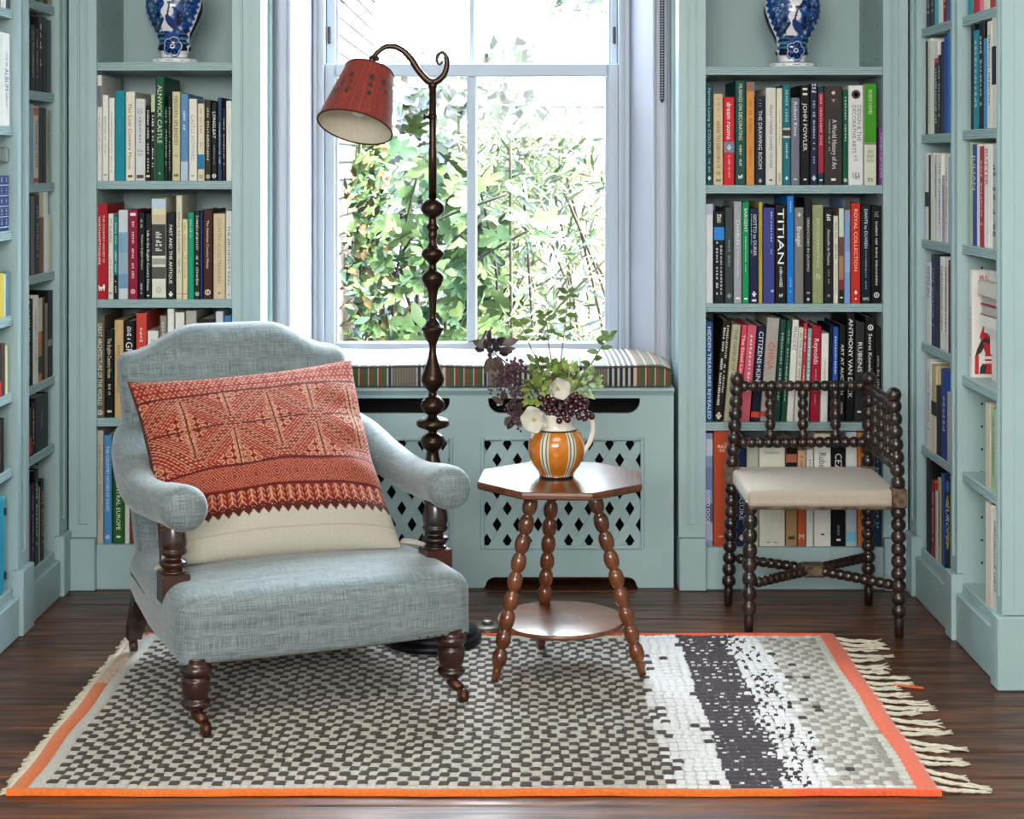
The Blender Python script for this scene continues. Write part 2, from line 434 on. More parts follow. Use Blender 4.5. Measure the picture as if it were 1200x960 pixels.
LBAY = [(4.717, 5.03), (4.22, 4.61)]; RBAY = [(4.64, 5.03), (4.20, 4.57)]
ZS = {('L', 0): [1.832, 1.562, 1.286, 1.014, .688, .479, .143], ('L', 1): [1.783, 1.452, 1.156, .914, .696, .483, .14],
      ('R', 0): [1.763, 1.435, 1.112, .794, .474, .156], ('R', 1): [1.759, 1.44, 1.119, .749, .477, .163]}
def side_case(side):
    sg = -1 if side == 'L' else 1
    XF = -1.41 if side == 'L' else 1.25
    bays = LBAY if side == 'L' else RBAY
    t = thing('bookcase', 'duck egg blue built-in bookcase along the %s wall' % ('left' if sg < 0 else 'right'), 'bookcase', (XF, 4.6, 0))
    M = Matrix.Translation(-Vector(t.location)); D = .33
    def X(a, b_): return sorted((XF+sg*a, XF+sg*b_))
    yend = bays[1][0]-.05
    G().box(*X(D-.01, D), yend, 5.12, 0, 2.75).xf(M).build('back_panel', PAINT_IN, t)
    # panels between the bays
    for ya, yb in ((bays[0][1]+.0012, bays[0][1]+.02), (bays[0][0]-.02, bays[0][0]-.0012), (bays[1][1]+.0012, bays[1][1]+.02), (bays[1][0]-.02, bays[1][0]-.0012)):
        G().box(*X(.016, D-.011), ya, yb, 0, 2.75).xf(M).build('side_panel', PAINT_IN, t)
    # stiles with bead mouldings
    en = (-sg, 0, 0)
    for ya, yb in ((bays[0][1], 5.12), (bays[1][1], bays[0][0]), (yend, bays[1][0])):
        g = G()
        w = yb-ya
        sunk_panel(g, ya, yb, .19, 2.75, (XF, 0, 0), (0, 1, 0), en, edge=w*.30, base=.010)
        g.xf(M).build('stile', PAINT, t, fix=True)
        G().bbox(*X(-.016, .02), ya, yb, 0, .188, .003).xf(M).build('plinth_block', PAINT, t)
    for (ya, yb), k in zip(bays, (0, 1)):
        zs = ZS[(side, k)]
        G().bbox(*X(-.004, .02), ya+.001, yb-.001, 0, zs[-1]-.027, .003).xf(M).build('kickboard', PAINT, t)
        for z in zs + [2.12, 2.45]:
            G().prism(shelf_profile(D-.03, .027), (XF+sg*.014, ya+.0006, z), (sg, 0, 0), (0, 0, 1), (0, 1, 0), 0, yb-ya-.0012).xf(M).build('shelf', PAINT, t, fix=True)
        g = G()
        for i in range(36):
            z = .22+i*.064
            for a in (.07, .22):
                xa, xb = X(a-.003, a+.003); g.box(xa, xb, yb+.0004, yb+.0016, z-.003, z+.003)
        g.xf(M).build('peg_holes', HOLE, t, kind='stuff')
    # end panel that faces the room
    g = G(); xa, xb = X(0.0305, D)
    sunk_panel(g, xa, xb, .19, 2.75, (0, yend, 0), (1, 0, 0), (0, -1, 0), edge=.06, base=.012)
    g.xf(M).build('end_panel', PAINT, t, fix=True)
    xa, xb = X(-.016, D); G().bbox(xa, xb, yend-.016, yend+.002, 0, .188, .003).xf(M).build('end_plinth', PAINT, t)
    return t
side_case('L'); side_case('R')

# ------------------------------------------------------------------ window seat: board, panel with cut-outs, two lattice grilles
def curve_panel(splines, th):
    cu = bpy.data.curves.new('panel', 'CURVE'); cu.dimensions = '2D'; cu.fill_mode = 'BOTH'; cu.extrude = th/2
    for pts in splines:
        sp = cu.splines.new('POLY'); sp.points.add(len(pts)-1); sp.use_cyclic_u = True
        for p, q in zip(sp.points, pts): p.co = (q[0], q[1], 0, 1)
    o = bpy.data.objects.new('tmp', cu); COL.objects.link(o)
    me = bpy.data.meshes.new_from_object(o); bpy.data.objects.remove(o); bpy.data.curves.remove(cu); return me
def clip_poly(poly, x0, x1, z0, z1):
    for ax, lim, sg in ((0, x0, 1), (0, x1, -1), (1, z0, 1), (1, z1, -1)):
        out = []
        for i in range(len(poly)):
            a, b_ = poly[i], poly[(i+1) % len(poly)]
            da, db = sg*(a[ax]-lim), sg*(b_[ax]-lim)
            if da >= 0: out.append(a)
            if da*db < 0:
                t = da/(da-db); out.append((a[0]+(b_[0]-a[0])*t, a[1]+(b_[1]-a[1])*t))
        poly = out
        if len(poly) < 3: return []
    return poly
def window_seat():
    t = thing('window_seat', 'duck egg blue boxed window seat with lattice radiator grilles', 'window seat', (-.14, 5.14, 0))
    M = Matrix.Translation(-Vector(t.location)); d = 5.14
    xL, xR = -.798, .507
    slots = [(wx(346, d), wx(527, d)), (wx(572, d), wx(750, d))]
    gr = [(wx(346, d), wx(528, d)), (wx(566, d), wx(752, d))]
    cuts = [(wx(349, d), wx(530, d)), (wx(567, d), wx(748, d))]
    zt = .612
    outer = [(xL, 0)]
    for a, b_ in cuts:
        r = .032
        outer += [(a, 0), (a+.004, .006)]
        outer += [(a+.006+r-r*math.cos(th), .008+.026*math.sin(th)) for th in np.linspace(0, math.pi/2, 7)]
        outer += [(b_-.006-r+r*math.sin(th), .008+.026*math.cos(th)) for th in np.linspace(0, math.pi/2, 7)]
        outer += [(b_-.004, .006), (b_, 0)]
    outer += [(xR, 0), (xR, zt), (xL, zt)]
    sp = [outer]
    for a, b_ in slots:
        z1, z0, r = .601, .553, .04
        pts = [(a, z1)] + [(a+r-r*math.cos(th), z0+r-r*math.sin(th)) for th in np.linspace(0, math.pi/2, 8)]
        pts += [(b_-r+r*math.sin(th), z0+r-r*math.cos(th)) for th in np.linspace(0, math.pi/2, 8)] + [(b_, z1)]
        sp.append(pts)
    GZ0, GZ1 = wz(641, d), wz(515, d)
    for a, b_ in gr: sp.append([(a, GZ0), (b_, GZ0), (b_, GZ1), (a, GZ1)])
    me = curve_panel(sp, .018); me.materials.clear(); me.materials.append(PAINT)
    me.transform(M @ Matrix.Translation((0, 5.149, 0)) @ Matrix.Rotation(R(90), 4, 'X'))
    link('front_panel', me, t)
    # seat board with a moulded edge
    prof = [(.50, 0), (.50, -.023), (.03, -.023), (.026, -.023), (.018, -.020), (.014, -.012), (.004, -.010), (-.002, -.006), (-.002, 0), (.0, .0)]
    prof = [(.47, .0), (.47, -.024), (.024, -.024), (.018, -.0245), (.016, -.019), (.010, -.018), (.008, -.012), (.0, -.011), (-.003, -.008), (-.003, -.002), (.0, 0)]
    G().prism(prof, (xL, 5.118, .636), (0, 1, 0), (0, 0, 1), (1, 0, 0), 0, xR-xL).xf(M).build('seat_board', PAINT, t, fix=True)
    # black sheet behind the panel: the hollow's shade put into colour
    G().box(xL+.01, xR-.01, 5.395, 5.40, 0, .61).xf(M).build('hollow_shade', BLACKISH, t)
    # bead round each grille, slats
    P_, dz, wv = 24*d/F_, 38*d/F_, 13*d/F_
    for a, b_ in gr:
        g = G()
        for (xa, xb, za, zb) in ((a-.008, a+.004, GZ0-.008, GZ1+.008), (b_-.004, b_+.008, GZ0-.008, GZ1+.008), (a+.004, b_-.004, GZ0-.008, GZ0+.004), (a+.004, b_-.004, GZ1-.004, GZ1+.008)):
            g.bbox(xa, xb, 5.1345, 5.146, za, zb, .003)
        fr = g.xf(M).build('grille_frame', PAINT, t)
        slope = dz/P_   # rise per run
        H = GZ1-GZ0; run = H/slope
        for sgn, yy in ((1, 5.1475), (-1, 5.1545)):
            n0 = -int(run/P_)-2; n1 = int((b_-a)/P_)+2
            for k in range(n0, n1+abs(n0)):
                xb = a + k*P_ + (.25*P_)
                lo, hi = (xb, xb+run) if sgn > 0 else (xb+run, xb)
                poly = clip_poly([(lo, GZ0), (lo+wv, GZ0), (hi+wv, GZ1), (hi, GZ1)], a+.001, b_-.001, GZ0+.001, GZ1-.001)
                if len(poly) < 3: continue
                G().prism(poly, (0, yy, 0), (1, 0, 0), (0, 0, 1), (0, 1, 0), 0, .006).xf(M).build('slat', PAINT, fr, fix=True)
window_seat()

# striped cushion on the seat
def cushion():
    stripes = []
    def seq(x):
        p = (x - wx(745, 5.13)) / (112*5.13/F_)
        return p - math.floor(p)
    GREEN, RED, CREAM, TAUPE, NAVY, LBLUE, GREY = hx('#47663f'), hx('#a33a2a'), hx('#d8d3c4'), hx('#75695b'), hx('#20243c'), hx('#9fb0c4'), hx('#8a8175')
    unit = []   # (width px, colour) for one repeat of 112 px, starting at the green stretch
    for k in range(4): unit += [(1.0, CREAM), (1.7, RED), (1.0, GREEN), (1.3, RED), (5.6, GREEN)]
    unit += [(1.5, CREAM)]
    unit = unit[:]
    unit += [(3, NAVY), (1.5, LBLUE)]
    for k in range(9): unit += [(1.6, TAUPE), (1.4, GREY)]
    unit += [(1.2, CREAM)]
    for k in range(5): unit += [(3.4, NAVY), (2.6, CREAM)]
    tot = sum(w for w, _ in unit); unit = [(w*112/tot, tuple(q*.68 for q in c)) for w, c in unit]
    x0, x1 = -.792, .4985
    ph = wx(745, 5.13); per = 112*5.13/F_
    xs = []; cs = []
    start = ph - per*math.ceil((ph-x0)/per)
    x = start
    while x < x1:
        for w, c in unit:
            a, b_ = x, x + w*5.13/F_
            if b_ > x0 and a < x1:
                xs.append((max(a, x0), min(b_, x1))); cs.append(c)
            x = b_
    # cross-section (y,z)
    prof = []
    for a in np.linspace(-90, 60, 7): prof.append((5.128+.012-.012*math.cos(R(a))*1.0, .650+.010*math.sin(R(a))-.002))
    sec = [(5.60, .6375), (5.140, .6375), (5.131, .642), (5.128, .655), (5.127, .680), (5.129, .698), (5.126, .7035), (5.131, .7075), (5.142, .7085), (5.17, .7095), (5.26, .7125), (5.38, .7125), (5.50, .7105), (5.59, .706), (5.604, .69)]
    t = thing('seat_cushion', 'long striped window seat cushion in green, taupe, red and navy', 'cushion', (-.14, 5.36, .637))
    M = Matrix.Translation(-Vector(t.location)); g = G()
    n = len(sec)
    def ring(x):
        e = min(x-x0, x1-x); k = 1 - smoothstep(0, .035, e)
        s = 1 - .18*k
        return [(x, 5.36+(y-5.36)*(1-.03*k*k), .6375+(z-.6375)*s + .0016*math.sin(x*17)*(1 if z > .66 else 0)) for y, z in sec]
    for (a, b_), c in zip(xs, cs):
        V = ring(a)+ring(b_)
        F = [(i, n+i, n+(i+1) % n, (i+1) % n) for i in range(n)]
        g.add(V, F, 0, False, c)
    g.add(ring(x0), [tuple(range(n))], 0, False, GREEN); g.add(ring(x1), [tuple(range(n))[::-1]], 0, False, GREEN)
    m = mat('striped_ticking', vcol='Col', rough=.85, noise=.12, nscale=260, bump=.2, sheen=.2)
    g.xf(M).build('cushion_body', m, t, fix=False)
    # piping
    p = [(x, 5.1255, .7035*1 + .0016*math.sin(x*17)-(1-smoothstep(0, .035, min(x-x0, x1-x)))*.012) for x in np.linspace(x0+.002, x1-.002, 60)]
    G().tube(p, .0032, 6).xf(M).build('piping', mat('dark_piping', '#4b4c4c', .8), t)
cushion()

# beaded blind chain on the right architrave
g = G()
for k in range(110):
    z = 1.557+k*.0088
    if z > 2.5: break
    for dx in (-.0042, .0042): g.lathe([(.0006, -.0036), (.0034, -.0018), (.0036, .0015), (.0006, .0036)], 6, (.492+dx, 5.374, z), caps=False)
g.lathe([(.0015, -.004), (.004, -.002), (.004, .004), (.001, .006)], 8, (.492, 5.374, 1.551))
tag(g.build('blind_chain', mat('dark_chain', '#23272c', .4, metal=.4), kind=None), 'dark beaded blind chain hanging beside the right window architrave', 'chain')
# ------------------------------------------------------------------ books
TXT = {}
def text_mesh(s):
    """flat lettering from Blender's built-in font, normalised to width w, cap height about 1"""
    if s in TXT: return TXT[s]
    cu = bpy.data.curves.new('lettering', 'FONT'); cu.body = s; cu.size = 1; cu.resolution_u = 2
    o = bpy.data.objects.new('tmp', cu); COL.objects.link(o)
    me = bpy.data.meshes.new_from_object(o)
    bpy.data.objects.remove(o); bpy.data.curves.remove(cu)
    V = [tuple(v.co) for v in me.vertices]; F = [tuple(p.vertices) for p in me.polygons]; bpy.data.meshes.remove(me)
    xs = [v[0] for v in V]; ys = [v[1] for v in V]
    x0, x1 = min(xs), max(xs)
    V = [((v[0]-x0), v[1]/.70) for v in V]
    TXT[s] = (V, F, (x1-x0)); return TXT[s]
BM = {}
def bmat(c, rough=.38):
    k = (c, rough)
    if k not in BM:
        h_ = hx(c); lum = sum(h_)/3; kk = .5 if lum < .03 else (.72 if lum < .08 else 1.)
        BM[k] = mat('book_'+c.strip('#')+('' if rough == .38 else '_m'), tuple(q*kk for q in h_), rough+.06, spec=.16, noise=.05, nscale=40)
    return BM[k]
def lmat(c):
    k = ('l', c)
    if k not in BM: BM[k] = mat('print_'+c.strip('#'), c, .5)
    return BM[k]
PAGES = mat('page_edges', '#d6cdb8', .85, noise=.12, nscale=6, nstretch=(60, 1, 1))
def spine_text(g, spec, t, h, mi, y=-.0007):
    """spec: (string, a, b, size, offset, mode)   a,b along the spine from the top (0..1); size = cap height / thickness"""
    s, a, b_, f = spec[0], spec[1], spec[2], spec[3]
    off = spec[4] if len(spec) > 4 else .5
    mode = spec[5] if len(spec) > 5 else 'v'
    if s.startswith('~'):   # print too small to read: short uneven strokes
        n = int(s[1:] or 10); L = (b_-a)*h; r_ = random.Random(int(a*977)+n)
        x = off*t; hh = f*t*.82
        for k in range(n):
            if r_.random() < .16: continue
            u = a*h+L*k/n; w = L/n*r_.uniform(.45, .8); e = hh*r_.uniform(.7, 1.05)
            if mode == 'h':
                pass
            z1 = h-u; z0 = z1-w
            if r_.random() < .5:
                g.add([(x-e/2, y, z0), (x+e/2, y, z0), (x+e/2, y, z0+w*.42), (x-e/2, y, z0+w*.42)], [(0, 1, 2, 3)], mi)
                g.add([(x-e/2, y, z0+w*.6), (x+e*.1, y, z0+w*.6), (x+e*.1, y, z1), (x-e/2, y, z1)], [(0, 1, 2, 3)], mi)
            else:
                g.add([(x-e/2, y, z0), (x-e*.15, y, z0), (x-e*.15, y, z1), (x-e/2, y, z1)], [(0, 1, 2, 3)], mi)
                g.add([(x+e*.1, y, z0), (x+e/2, y, z0), (x+e/2, y, z1), (x+e*.1, y, z1)], [(0, 1, 2, 3)], mi)
        return
    V, F, w = text_mesh(s)
    if mode == 'h':         # set across the spine
        cap = (b_-a)*h; wid = f*t
        g.add([(off*t-wid/2+v[0]/w*wid, y, h-b_*h+v[1]*cap) for v in V], F, mi)
    else:
        L = (b_-a)*h; cap = f*t
        g.add([(off*t-cap/2+v[1]*cap, y, h-a*h-v[0]/w*L) for v in V], F, mi)
def emblem(g, kind, t, h, mi, zf=.06, s=.5, y=-.0007, cx=.5):
    c = cx*t; z = zf*h; r = s*t/2
    if kind == 'ring':
        n = 14; o = [(c+r*math.cos(6.283*i/n), y, z+r*math.sin(6.283*i/n)) for i in range(n)]; q = [(c+r*.66*math.cos(6.283*i/n), y, z+r*.66*math.sin(6.283*i/n)) for i in range(n)]
        g.add(o+q, [(i, (i+1) % n, n+(i+1) % n, n+i) for i in range(n)], mi)
        g.add([(c-r*.2, y, z-r*.4), (c+r*.2, y, z-r*.4), (c+r*.2, y, z+r*.4), (c-r*.2, y, z+r*.4)], [(0, 1, 2, 3)], mi)
    elif kind == 'dot':
        n = 10; g.add([(c+r*math.cos(6.283*i/n), y, z+r*math.sin(6.283*i/n)) for i in range(n)], [tuple(range(n))], mi)
    elif kind == 'bar':
        g.add([(c-r, y, z-r*.5), (c+r, y, z-r*.5), (c+r, y, z+r*.5), (c-r, y, z+r*.5)], [(0, 1, 2, 3)], mi)
    elif kind == 'beast':
        for a, b_, cc, d in ((-1, -.3, 1, .25), (-1, -1, -.6, -.3), (-.3, -1, .05, -.3), (.5, -1, .85, -.3), (.35, .25, .95, 1), (-1.1, .1, -.8, .8)):
            g.add([(c+a*r, y, z+b_*r), (c+cc*r, y, z+b_*r), (c+cc*r, y, z+d*r), (c+a*r, y, z+d*r)], [(0, 1, 2, 3)], mi)
    elif kind == 'fig':
        n = 8
        for ox, oz, rr in ((0, .6, .38), (-.45, -.1, .4), (.45, -.1, .4), (0, -.7, .45)):
            g.add([(c+ox*r+rr*r*math.cos(6.283*i/n), y, z+oz*r+rr*r*math.sin(6.283*i/n)) for i in range(n)], [tuple(range(n))], mi)
def book(loc, t, h, D, col, label, group, rot=0., lean=0., txt=(), bands=(), emb=(), paper=False, pages=None):
    """spine faces local -Y, thickness along X, height Z. txt: list of (colour, spec...), bands: (colour, a, b)"""
    th = abs(math.sin(lean))*t if lean > 0 else 0
    root = thing('book', label, 'book', (loc[0], loc[1], loc[2]+th), (0, lean, rot), group)
    b_ = .0016 if paper or t < .012 else .003
    b_ = min(b_, t*.2); r = min(.0035, t*.22)
    out = [(0, D), (0, r), (r*.3, r*.3), (r, 0), (t-r, 0), (t-r*.3, r*.3), (t, r), (t, D)]
    inn = [(t-b_, D), (t-b_, b_+.001), (b_, b_+.001), (b_, D)]
    G().prism(out+inn, (0, 0, 0), (1, 0, 0), (0, 1, 0), (0, 0, 1), 0, h).build('cover', bmat(col), root, fix=True)
    e = .001 if paper else .004
    G().box(b_+.0001, t-b_-.0001, b_+.0012, D-e, e*.7, h-e*1.2).build('pages', pages or PAGES, root)
    if bands:
        for c, a, bb in bands: G().box(.0006, t-.0006, -.0004, .001, h-bb*h, h-a*h).build('spine_panel', bmat(c), root)
    items = [x for x in txt]
    if items or emb:
        cs = sorted({x[0] for x in items} | {x[0] for x in emb}); g = G()
        for x in items: spine_text(g, x[1:], t, h, cs.index(x[0]))
        for x in emb: emblem(g, x[1], t, h, cs.index(x[0]), *(x[2:]))
        if g.v: g.build('lettering', [lmat(c) for c in cs], root, kind='stuff')
    return root
W_, CR, BK, GD, GY = '#e9e6e0', '#d9cfb4', '#1a1a1c', '#b79a5a', '#8b8d8e'
def ordinal(i, n):
    return (ORD[i] + ' from left') if i < (n+1)//2 else ((ORD[n-1-i] if n-1-i else 'first') + ' from right')
def ord2(i, n):
    if i == 0: return 'leftmost'
    if i == n-1: return 'rightmost'
    return ordinal(i, n)
def back_row(sc, ox, oy, z, rows, place, group, D0=.225):
    d = 5.138; n = len(rows)
    for i, r in enumerate(rows):
        x0, x1, top, col, desc = r[:5]; kw = dict(r[5]) if len(r) > 5 else {}
        X0, X1 = wx(ox+x0/sc, d), wx(ox+x1/sc, d)
        lean = R(kw.pop('lean', 0)); H = wz(oy+top/sc, d)-z
        H = H/math.cos(lean)
        dd = kw.pop('d', 0); dep = kw.pop('D', None) or min(.335, max(.18, D0 + .012*((i*7) % 5-2), H*.74))
        book((X0+.0004, d+dd, z+.0004), max(.004, (X1-X0)-.0008), H, min(dep, .345-dd), col, '%s, %s, %s' % (desc, ord2(i, n), place), group, lean=lean, **kw)
T = lambda *a: a
# --- left of the window, top row of books
L1 = [
 (58, 85, 385, '#d8d2cc', 'tall off-white book', dict(txt=[('#8f8a86', '~22', .3, .72, .3)], bands=[('#6b6d70', .10, .30)])),
 (86, 118, 487, '#dcdbd2', 'cream book', dict(txt=[('#5f9a92', '~20', .25, .68, .3)], emb=[(GY, 'bar', .07, .5)])),
 (120, 149, 502, '#e4e2dc', 'slim white book', dict(txt=[('#6b6a68', '~26', .16, .9, .3)])),
 (151, 203, 465, '#0d8496', 'glossy teal book', dict(txt=[('#3aa0ae', '~12', .3, .5, .12)])),
 (205, 253, 470, '#e0d9c6', 'cream book with black italic title', dict(txt=[('#25303c', 'The Lost Country House', .13, .87, .36)], emb=[('#3b3b3b', 'bar', .05, .5)])),
 (255, 306, 506, '#cfd0d2', 'grey-white patterned book', dict(txt=[('#7d8794', '~5', .10, .2, .7), ('#7d8794', '~5', .62, .7, .7), ('#56606c', '~9', .22, .6, .25)], emb=[('#31353a', 'bar', .05, .7)])),
 (308, 333, 540, '#22241f', 'black book with white lettering', dict(txt=[(W_, '~16', .04, .45, .5), (W_, '~10', .5, .9, .4)], emb=[(W_, 'bar', .06, .8)])),
 (334, 356, 485, '#b9c6a4', 'pale green-topped dark book', dict(bands=[('#203028', .2, 1)], txt=[(W_, '~18', .24, .86, .5)])),
 (358, 403, 394, '#0c5f3c', 'tallest bright green book', dict(txt=[('#d8d6b8', 'ALNWICK CASTLE', .08, .64, .5)], emb=[('#d8d6b8', 'dot', .07, .2)])),
 (405, 421, 545, '#1c3a30', 'dark green thin book', dict(txt=[('#b8bba0', '~22', .05, .85, .5)])),
 (422, 440, 492, '#1d211f', 'thin black book', dict(txt=[('#a5a08c', '~24', .1, .9, .4)])),
 (443, 485, 470, '#c6c09a', 'olive-cream book', dict(txt=[('#3d3b28', 'HIDDEN SPLENDID', .05, .6, .42)], emb=[('#8c8560', 'bar', .28, .4), ('#5f5a40', 'bar', .06, .6)])),
 (487, 526, 482, '#5b87b4', 'light blue book with pale foot', dict(txt=[('#dfe6ec', '~9', .16, .45, .38)], bands=[('#aebfd0', .78, 1)])),
 (528, 571, 506, '#ddd9cd', 'cream book with grey title', dict(txt=[('#8c98a4', 'CASTLE HOWARD', .2, .76, .42)], emb=[('#777', 'bar', .06, .35)] if 0 else [(GY, 'bar', .06, .35)])),
 (573, 609, 506, '#d3c9b2', 'cream book with blue lower end', dict(bands=[('#1f6f9f', .68, .86), ('#2f4a63', .0, .06)], txt=[('#8a5a40', '~14', .12, .6, .3)], emb=[('#a06a3a', 'ring', .05, .6)])),
 (611, 642, 512, '#3a3029', 'dark brown book with pale title', dict(txt=[(CR, '~20', .1, .75, .42)], emb=[(CR, 'ring', .05, .7)])),
 (643, 674, 525, '#16181d', 'black book with white title', dict(txt=[(W_, 'LONGLEAT', .12, .46, .5), (GY, '~12', .55, .8, .3)], emb=[(W_, 'ring', .06, .7)])),
 (676, 698, 500, '#25446b', 'navy book', dict(txt=[('#c9d3dc', '~18', .3, .8, .36)])),
 (700, 717, 552, '#1b1c1e', 'thin black book', dict(txt=[(W_, '~16', .1, .8, .3)])),
 (719, 751, 516, '#e3e0d6', 'white book with bluish edge', dict(txt=[('#9aa', '~8', .3, .5, .2)] if 0 else [('#9aaab0', '~8', .3, .5, .2)])),
]
back_row(4.364, 100, 0, ZL[1], L1, 'top book row left of window', 'books in the top row left of the window')
L2 = [
 (65, 132, 146, '#a81826', 'wide red book with white title', dict(txt=[('#f0d9d4', 'NORTHAMPTONSHIRE', .14, .64, .2, .28), ('#f0d9d4', 'THE COUNTRY HOUSES OF', .12, .62, .16, .66)], emb=[('#f3e6e0', 'beast', .12, .55)])),
 (134, 166, 206, '#d6d3ca', 'off-white book with grey title', dict(txt=[('#76736c', 'ST ALBANS', .06, .34, .5), ('#99958c', '~10', .5, .8, .3)], emb=[('#4d4a55', 'bar', .07, .5)])),
 (168, 192, 219, '#0f7f7c', 'teal and black slim book', dict(bands=[('#191b1f', .71, 1)], txt=[('#d8e4e0', '~24', .06, .68, .45), (W_, '~8', .78, .95, .35)])),
 (194, 252, 184, '#c5ccd0', 'white book with blue landscape picture', dict(bands=[('#7fa0ba', .25, .48), ('#93a9b8', .48, .72), ('#6f97b5', .72, .88)])),
 (254, 310, 183, '#8d1838', 'crimson book with white lettering', dict(txt=[('#eadadc', '~28', .13, .78, .28)], emb=[('#eadadc', 'ring', .085, .5), ('#eadadc', 'bar', .95, .6)])),
 (312, 352, 198, '#182228', 'black book with two-line pale title', dict(txt=[(CR, 'Modern English Houses', .26, .66, .3, .62), (CR, '~8', .06, .18, .3), (W_, '~9', .82, .95, .3)])),
 (354, 390, 206, '#1b2a33', 'dark navy book with italic title', dict(txt=[(W_, 'Life in the English Country House', .2, .9, .42)], emb=[(W_, 'bar', .04, .4)])),
 (392, 477, 108, '#d9d6c6', 'tall cream picture book with green edges', dict(bands=[('#466b45', 0, .015), ('#b7c8dc', .02, .11), ('#d9d2b0', .11, .17), ('#c9b79a', .17, .26), ('#4b4b48', .265, .575), ('#9a9a90', .60, .66), ('#55554f', .685, .80), ('#466b45', .985, 1)], txt=[('#c7c6bd', '~5', .34, .54, .6)], emb=[('#a8a79c', 'ring', .09, .4)])),
 (480, 532, 201, '#24252a', 'black book with white capitals', dict(txt=[(W_, 'PAST AND THE ANTIQUE', .14, .82, .36)], emb=[(W_, 'fig', .06, .6)])),
 (536, 573, 98, '#d3ccb2', 'tallest cream book', dict(txt=[('#5b5647', '~22', .16, .56, .36), ('#5b5647', '~8', .62, .76, .36)], bands=[('#b0403a', .945, .95)])),
 (575, 605, 238, '#d8cda6', 'short cream book', dict(txt=[('#a07b4a', '~26', .05, .75, .4)], bands=[('#b0403a', .93, .94)])),
 (606, 643, 198, '#0b9472', 'emerald green book', dict(txt=[('#9fd8c4', '~14', .06, .3, .35)])),
 (645, 680, 192, '#2a3030', 'black-green book with cream lettering', dict(txt=[(CR, '~30', .05, .85, .5)], emb=[(CR, 'ring', .06, .7)])),
 (681, 694, 190, '#173a7a', 'thin blue book', {}),
 (696, 754, 181, '#4d1f17', 'brown book with white title', dict(txt=[('#e6d6c6', 'The American Country House', .12, .66, .26)], emb=[('#e6d6c6', 'ring', .075, .6)])),
 (757, 828, 206, '#cdb896', 'wide beige book', dict(txt=[('#8d7550', 'COUNTRY HOUSE TREASURES', .05, .82, .3)], emb=[('#6d5a3c', 'bar', .07, .25)])),
 (830, 870, 189, '#cfcfca', 'pale grey book with dark capitals', dict(txt=[('#3a3a3a', 'THE ARCHITECT KING', .17, .84, .42)], emb=[('#555', 'bar', .05, .3)] if 0 else [('#555555', 'bar', .05, .3)])),
]
back_row(5.0545, 100, 210, ZL[2], L2, 'second book row left of window', 'books in the second row left of the window')
L3 = [
 (33, 62, 56, '#5b5647', 'olive book with tall pale title', dict(txt=[('#e0dcc8', 'GREAT ARCHITECTURE OF THE WORLD', .07, .88, .46)], emb=[(CR, 'ring', .05, .6)])),
 (63, 92, 100, '#191a1c', 'black book with cream script', dict(txt=[(CR, 'The English Country House', .1, .55, .42), (CR, '~6', .62, .75, .3)], emb=[(CR, 'bar', .07, .5)])),
 (93, 122, 70, '#c7a674', 'tan book', dict(txt=[('#6d4a24', 'ANN NORTH CAROL', .25, .75, .4)])),
 (123, 159, 72, '#17181a', 'black book with bold white capitals', dict(txt=[(W_, '~7', .06, .2, .5), (W_, 'GREEN', .22, .5, .6)])),
 (162, 197, 48, '#c8433b', 'coral red book', dict(txt=[('#f0c9c0', '~16', .1, .7, .3)])),
 (199, 234, 104, '#dcdad4', 'white book', dict(txt=[('#8b8882', '~6', .1, .3, .4)])),
 (239, 261, 56, '#8d867c', 'grey-brown book', dict(txt=[('#d8d4ca', '~7', .06, .3, .4)])),
 (263, 285, 33, '#e2e0da', 'tall white book with dark title', dict(txt=[('#3a3a3a', 'THE CASTLES', .25, .7, .5)])),
 (288, 318, 45, '#dfddd6', 'white book with grey title', dict(txt=[('#7a7a7a', '~14', .15, .6, .4)])),
 (322, 357, 40, '#a8a49b', 'grey stone-coloured book', {}),
 (359, 416, 66, '#2b2d30', 'dark charcoal book', {}),
 (418, 443, 42, '#c6cacf', 'silver-white book', {}),
 (445, 470, 55, '#3f78a8', 'blue book', {}),
]
back_row(2.743, 100, 350, ZL[3], L3, 'third book row left of window', 'books in the third row left of the window')
L4 = [
 (34, 58, 425, '#b3a99a', 'grey-beige book', dict(txt=[('#7d7466', '~24', .1, .8, .3)])),
 (59, 85, 440, '#4a86b8', 'blue book', dict(txt=[('#d7e4ee', 'THE COUNTRY HOUSES OF DAVID', .1, .7, .4)], emb=[('#d7e4ee', 'ring', .06, .5)])),
 (88, 125, 420, '#2e6b2f', 'green book with white title', dict(txt=[('#dfe8d6', 'GARDENS of CENTRAL EUROPE', .12, .88, .36)], emb=[('#dfe8d6', 'bar', .06, .35)])),
 (126, 142, 432, '#d6d4cc', 'white book', {}),
 (144, 170, 440, '#7b3a34', 'dark red book', {}),
]
back_row(2.743, 100, 350, ZLB, L4, 'lowest book row left of window', 'books in the lowest row left of the window')
